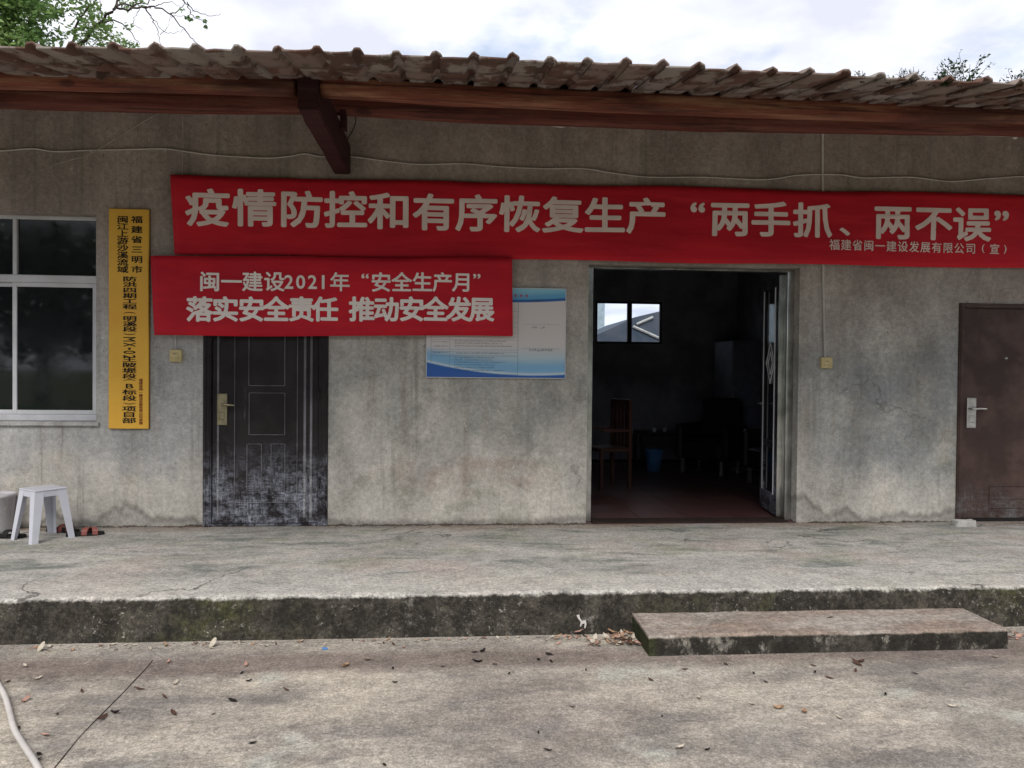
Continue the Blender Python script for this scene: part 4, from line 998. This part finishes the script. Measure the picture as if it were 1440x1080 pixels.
# white mortar splash on the kerb left of the heap
pts = [(811, 866), (815, 865), (816, 870), (819, 874), (824, 873), (825, 878), (823.5, 884), (822, 884), (822.5, 877), (819, 878), (817, 882), (816, 881), (817, 875), (813, 870)]
P = [wl(a, b, -2.06) for a, b in pts]; bm = bmesh.new(); f = bm.faces.new([bm.verts.new((p.x, -2.048, p.z)) for p in P]); r = bmesh.ops.extrude_face_region(bm, geom=[f])
for g in r['geom']:
    if isinstance(g, bmesh.types.BMVert): g.co.y -= .006
bmesh.ops.recalc_face_normals(bm, faces=bm.faces[:]); tag(link('splash', bm, simple('white_lime', (.62, .60, .56), .9)), 'small white mortar splash stuck on the dark kerb', 'mortar splash')
bm = bmesh.new(); p = at(457, 912, 2, -.235); blob(bm, p, .012, 3, (1.4, 1, .6)); tag(link('bottle_cap', bm, BLUEP), 'tiny blue plastic scrap in the litter at the kerb', 'scrap')

# ================================================================== INSIDE THE ROOM
def chair(loc, rz_, label, group):
    t = thing('chair', label, 'chair', loc, rz_, group)
    link('seat', B(-.21, .21, -.2, .2, .42, .46, .01), WOODC, t)
    for sx in (-1, 1):
        for sy in (-1, 1): link('leg', B(sx*.19-.02, sx*.19+.02, sy*.18-.02, sy*.18+.02, 0, .42 if sy < 0 else .98, .004), WOODC, t)
        link('armrest', B(sx*.2-.025, sx*.2+.025, -.18, .18, .64, .67, .006), WOODC, t)
    for k in range(4): link('back_slat', B(-.14+k*.08, -.10+k*.08, .17, .19, .46, .93, .003), WOODC, t)
    link('back_rail', B(-.2, .2, .16, .20, .93, 1.0, .008), WOODC, t); return t
p = at(862, 690, 2, .0); chair((p.x-.02, p.y+.25, .002), radians(-72), 'red-brown wooden chair inside the doorway at the left', 'wooden chairs in the room')
p = at(842, 665, 2, .0); chair((p.x-.45, p.y+.6, .002), radians(60), 'red-brown wooden chair deeper in the room, cut by the door edge', 'wooden chairs in the room')
p = at(922, 664, 2, .0); t = thing('bucket', 'blue plastic bin on the dark floor inside the double doorway', 'bin', (p.x, p.y+.1, .002))
bm = lathe(bmesh.new(), [(0, .004), (.085, 0), (.12, .28), (.125, .285), (.113, .285), (.08, .02), (0, .012)], 20); link('bin_body', bm, BLUEP, t, True)
t = thing('tea_table', 'low dark tea table holding cups in the middle of the dark room', 'table', (3.15, 4.35, .002))
link('tabletop', B(-.45, .45, -.28, .28, .42, .46, .01), DARKF, t)
for sx in (-1, 1):
    for sy in (-1, 1): link('leg', B(sx*.44-.03, sx*.44+.03, sy*.24-.03, sy*.22+.03, 0, .42, .005), DARKF, t)
for i, lab in enumerate(('white cup on the tea table, nearest the bin', 'white cup in the middle of the tea table', 'white cup at the right of the tea table')):
    bm = lathe(bmesh.new(), [(0, .002), (.025, 0), (.038, .06), (.034, .06), (.022, .006), (0, .006)], 14); tag(link('cup', bm, WHITEP, None, True, loc=(2.9+i*.17, 4.25+.06*(i % 2), .463)), lab, 'cup')
def armchair(loc, rz_, label):
    t = thing('armchair', label, 'armchair', loc, rz_, 'black armchairs in the dark room')
    link('seat', B(-.28, .28, -.28, .25, .18, .44, .04), DARKF, t); link('backrest', B(-.28, .28, .22, .36, .44, .98, .04), DARKF, t)
    for s in (-1, 1):
        link('armrest', B(s*.33-.05, s*.33+.05, -.28, .3, .18, .64, .03), DARKF, t)
        for q in (-1, 1): link('leg', B(s*.28-.02, s*.28+.02, q*.22-.02, q*.22+.02, 0, .18), STEEL, t)
armchair((3.42, 3.35, .002), radians(-48), 'black armchair inside, seen through the middle of the doorway')
armchair((3.85, 2.2, .002), radians(-80), 'black armchair against the right wall inside the room')
t = thing('cabinet', 'pale tall cabinet against the right wall in the dark room', 'cabinet', (4.05, 3.9, .002))
link('carcass', B(-.28, .28, -.35, .35, 0, 1.75, .01), simple('pale_cabinet_paint', (.22, .23, .30), .6), t); link('cabinet_door', B(-.27, .27, -.372, -.352, .9, 1.72, .005), simple('grey_cabinet_paint', (.16, .17, .24), .5), t); link('cabinet_door', B(-.27, .27, -.372, -.352, .05, .88, .005), simple('blue_cabinet_paint', (.14, .15, .22), .5), t)
# back yard seen through the far window
bm = bmesh.new(); q0, q1, q2 = wl(930, 437, 9.5), wl(900, 447, 9.5), wl(838, 486, 9.5)
t = thing('shed', 'grey lean-to shed seen through the far window of the room', 'shed', (q1.x, 9.5, -.24))
xw = lambda a, b: wl(a, b, 9.5)
pp = [xw(820, 480), xw(893, 446), xw(960, 430), xw(960, 520), xw(820, 520)]
f = bm.faces.new([bm.verts.new((v.x-q1.x, 0, v.z+.24)) for v in pp]); r = bmesh.ops.extrude_face_region(bm, geom=[f])
for g in r['geom']:
    if isinstance(g, bmesh.types.BMVert): g.co.y += 3
bmesh.ops.recalc_face_normals(bm, faces=bm.faces[:]); link('shed_body', bm, simple('grey_fibre_cement', (.10, .11, .13), .9, c2=(.05, .07, .10), scale=1.5), t)
bm = bmesh.new(); tube(bm, [Vector((v.x-q1.x, -.02, v.z+.24)) for v in (xw(890, 459), xw(930, 477))], .03, 6); tube(bm, [Vector((v.x-q1.x, -.02, v.z+.24)) for v in (xw(895, 456), xw(918, 446))], .03, 6); link('brace', bm, STONE, t)
tag(link('neighbour_wall', B(q1.x-6, q1.x-.05, 13, 13.2, -.24, 4.4), simple('pale_blue_wall', (.40, .48, .52), .9)), 'pale wall of the neighbouring building beyond the far window', 'wall')

# ================================================================== VEGETATION
def leafcloud(bm, c, r, n, size, rnd, squash=.8):
    for _ in range(n):
        while True:
            v = Vector((rnd.uniform(-1, 1), rnd.uniform(-1, 1), rnd.uniform(-1, 1)))
            if v.length <= 1: break
        p = Vector(c)+Vector((v.x*r, v.y*r, v.z*r*squash)); a = Vector((rnd.gauss(0, 1), rnd.gauss(0, 1), rnd.gauss(0, .6))).normalized()
        b = a.cross(Vector((rnd.gauss(0, 1), rnd.gauss(0, 1), rnd.gauss(0, 1)))).normalized(); s = size*rnd.uniform(.6, 1.3)
        q = [bm.verts.new(p+a*s), bm.verts.new(p+b*s*.45), bm.verts.new(p-a*s), bm.verts.new(p-b*s*.45)]; bm.faces.new(q)
YT = 8.0
t = thing('tree', 'bright green tree rising behind the roof at the top left, with bare twigs reaching right', 'tree', (wl(-40, 300, YT).x, YT, -.24))
o3 = t.location.copy(); TP = lambda a, b, y=YT: wl(a, b, y)-o3
rnd = random.Random(21)
bm = bmesh.new(); tube(bm, [Vector((0, 0, 0)), Vector((.1, 0, 2.5)), TP(-30, 150), TP(8, 60), TP(18, 0), TP(30, -80)], [.22, .18, .15, .10, .08, .03], 8); link('trunk', bm, BRANCH, t, True)
brs = [([(-30, 150), (60, 100), (105, 68), (135, 38), (160, 12), (172, -10)], .055), ([(-20, 140), (-5, 40), (20, 12), (45, -20)], .07), ([(90, 80), (100, 62), (110, 30), (130, 5), (150, -20)], .028), ([(160, 12), (185, 12), (215, 10), (240, 20), (262, 45), (277, 62)], .022), ([(165, 8), (200, 5), (225, -5), (250, -10)], .018),
       ([(138, 36), (160, 30), (178, 40), (195, 62)], .018), ([(205, 8), (213, 25), (220, 40), (226, 62)], .014), ([(240, 20), (255, 12), (262, -5)], .012), ([(250, -8), (262, 5), (275, 15), (292, 22), (310, 20)], .012), ([(262, 5), (272, 22), (288, 30), (291, 42)], .010), ([(210, 12), (225, 8), (240, 3), (255, 10)], .010),
       ([(213, 25), (232, 44), (250, 45), (262, 40)], .007), ([(195, 14), (188, 28), (196, 40), (205, 45)], .007), ([(243, 24), (262, 22), (275, 12)], .006), ([(226, 50), (240, 30), (236, 10)], .006), ([(120, 52), (142, 18), (138, -10)], .012)]
for pts, r0 in brs:
    bm = bmesh.new(); PP = smooth_path([TP(a, b, YT+rnd.uniform(-.3, .3)) for a, b in pts], 5)
    PP = [p+Vector((rnd.uniform(-1, 1), rnd.uniform(-1, 1), rnd.uniform(-1, 1)))*.025 for p in PP]
    tube(bm, PP, [r0*(1-.75*i/len(PP)) for i in range(len(PP))], 5); link('branch', bm, BRANCH, t, True)
bm = bmesh.new()
for i in range(430):
    a = rnd.uniform(-160, 140); b = rnd.uniform(-110, 66)
    if a > 60 and rnd.random() < .78: continue
    leafcloud(bm, TP(a, b, YT+rnd.uniform(-.9, .9)), rnd.uniform(.16, .42), rnd.randint(40, 100), .055, rnd, .7)
for a, b, n, r in ((178, 4, 60, .18), (195, 3, 40, .12), (150, 50, 130, .28), (165, 60, 110, .22), (185, 64, 50, .14), (180, 38, 30, .10), (264, 25, 22, .05), (267, 28, 20, .05), (277, 24, 10, .04), (288, 30, 14, .04), (289, 38, 12, .03), (257, 14, 8, .05), (140, 60, 90, .3), (120, 66, 90, .25)):
    leafcloud(bm, TP(a, b), r, n, .04, rnd)
link('crown', bm, LEAF1, t)
# weeds rooted on the eave tiles at the right
def weed(px, py, h, n, label, spread=.05, leaf=.010, bushy=0):
    h *= 1.45; n += 3; spread *= 1.5
    p = wl(px, py, -2.34); tt = thing('weed', label, 'weed', (p.x, -2.34, p.z-.012)); bm = bmesh.new(); lf_ = bmesh.new()
    for i in range(n):
        dx = rnd.gauss(0, spread); hh = h*rnd.uniform(.55, 1); P = [Vector((dx*.3, rnd.uniform(-.01, .01), 0)), Vector((dx*.6, 0, hh*.5)), Vector((dx*1.1, rnd.uniform(-.02, .02), hh))]
        tube(bm, P, [.0022, .0018, .0012], 4)
        for q in range(5+bushy*6): 
            f = rnd.uniform(.25, 1); c = P[0].lerp(P[2], f); leafcloud(lf_, c, .012+.014*bushy, 2, leaf, rnd)
    link('stem', bm, BRANCH, tt); link('foliage', lf_, LEAF2, tt)
for a, b, h, n, lab, sp, lf_, bu in ((1212, 113, .065, 3, 'lone thin weed on the tiles, leftmost of the roof weeds', .015, .008, 0), (1250, 115, .04, 3, 'short faint weed on the tiles, second from the left', .02, .006, 0), (1268, 116, .065, 3, 'slender single-stem weed on the tiles, third from the left', .012, .006, 0),
                                     (1285, 117, .07, 6, 'spiky dry weed tuft on the tiles, fourth from the left', .035, .007, 0), (1308, 118, .045, 5, 'short tuft of weeds between the spiky tuft and the green clump', .04, .007, 0), (1330, 119, .07, 7, 'green clump of weeds with flat tops on the roof edge', .035, .010, 1),
                                     (1359, 120, .15, 7, 'tallest bushy dark weed standing on the roof edge', .045, .013, 1), (1430, 124, .085, 6, 'branching weed at the far right of the roof edge', .04, .009, 1)):
    weed(a, b, h, n, lab, sp, lf_, bu)
# the wood behind the photographer: it darkens the windows and shows in the glass
def bush_mesh(seed, w_, h0, h1, ncl, size):
    rnd = random.Random(seed); bm = bmesh.new()
    for i in range(ncl):
        z = rnd.uniform(h0, h1); k = 1-abs((z-h0)/(h1-h0)-.45)*1.1; leafcloud(bm, (rnd.gauss(0, w_*.42)*k, rnd.gauss(0, w_*.3)*k, z), rnd.uniform(.5, 1.0), 60, size, rnd)
    me = bpy.data.meshes.new('crown'); bm.to_mesh(me); bm.free(); me.materials.append(LEAF2); return me
bms = [bush_mesh(i, 4.2, 1.9, 5.8, 60, .14) for i in range(3)]
bm = bmesh.new(); tube(bm, [(0, 0, 0), (.1, .05, 1.5), (-.1, 0, 3.2), (.1, 0, 4.8)], [.2, .16, .1, .04], 8); tm = bpy.data.meshes.new('trunk'); bm.to_mesh(tm); bm.free(); tm.materials.append(BRANCH)
for i in range(15):
    x = -17+i*2.6+random.uniform(-.6, .6); y = -15.5+random.uniform(-1.2, 1.2)-abs(x+2)*.1
    t = thing('tree', 'dark green broad tree in the row behind the viewpoint, reflected in the window', 'tree', (x, y, -.24), random.uniform(0, 6), 'trees behind the viewpoint')
    for nm, me in (('crown', bms[i % 3]), ('trunk', tm)):
        o = bpy.data.objects.new(nm, me); COL.objects.link(o); o.parent = t

# tall bright grass at the far side of the yard, which the lower panes reflect
rnd = random.Random(77); bm = bmesh.new()
for i in range(170):
    leafcloud(bm, (rnd.uniform(-17, 14), rnd.uniform(-12.2, -10.4), rnd.uniform(-.2, .25)), rnd.uniform(.3, .6), 45, .10, rnd, .7)
tag(link('grass', bm, LEAF1), 'bright rough grass along the far side of the yard, behind the viewpoint', kind='stuff')
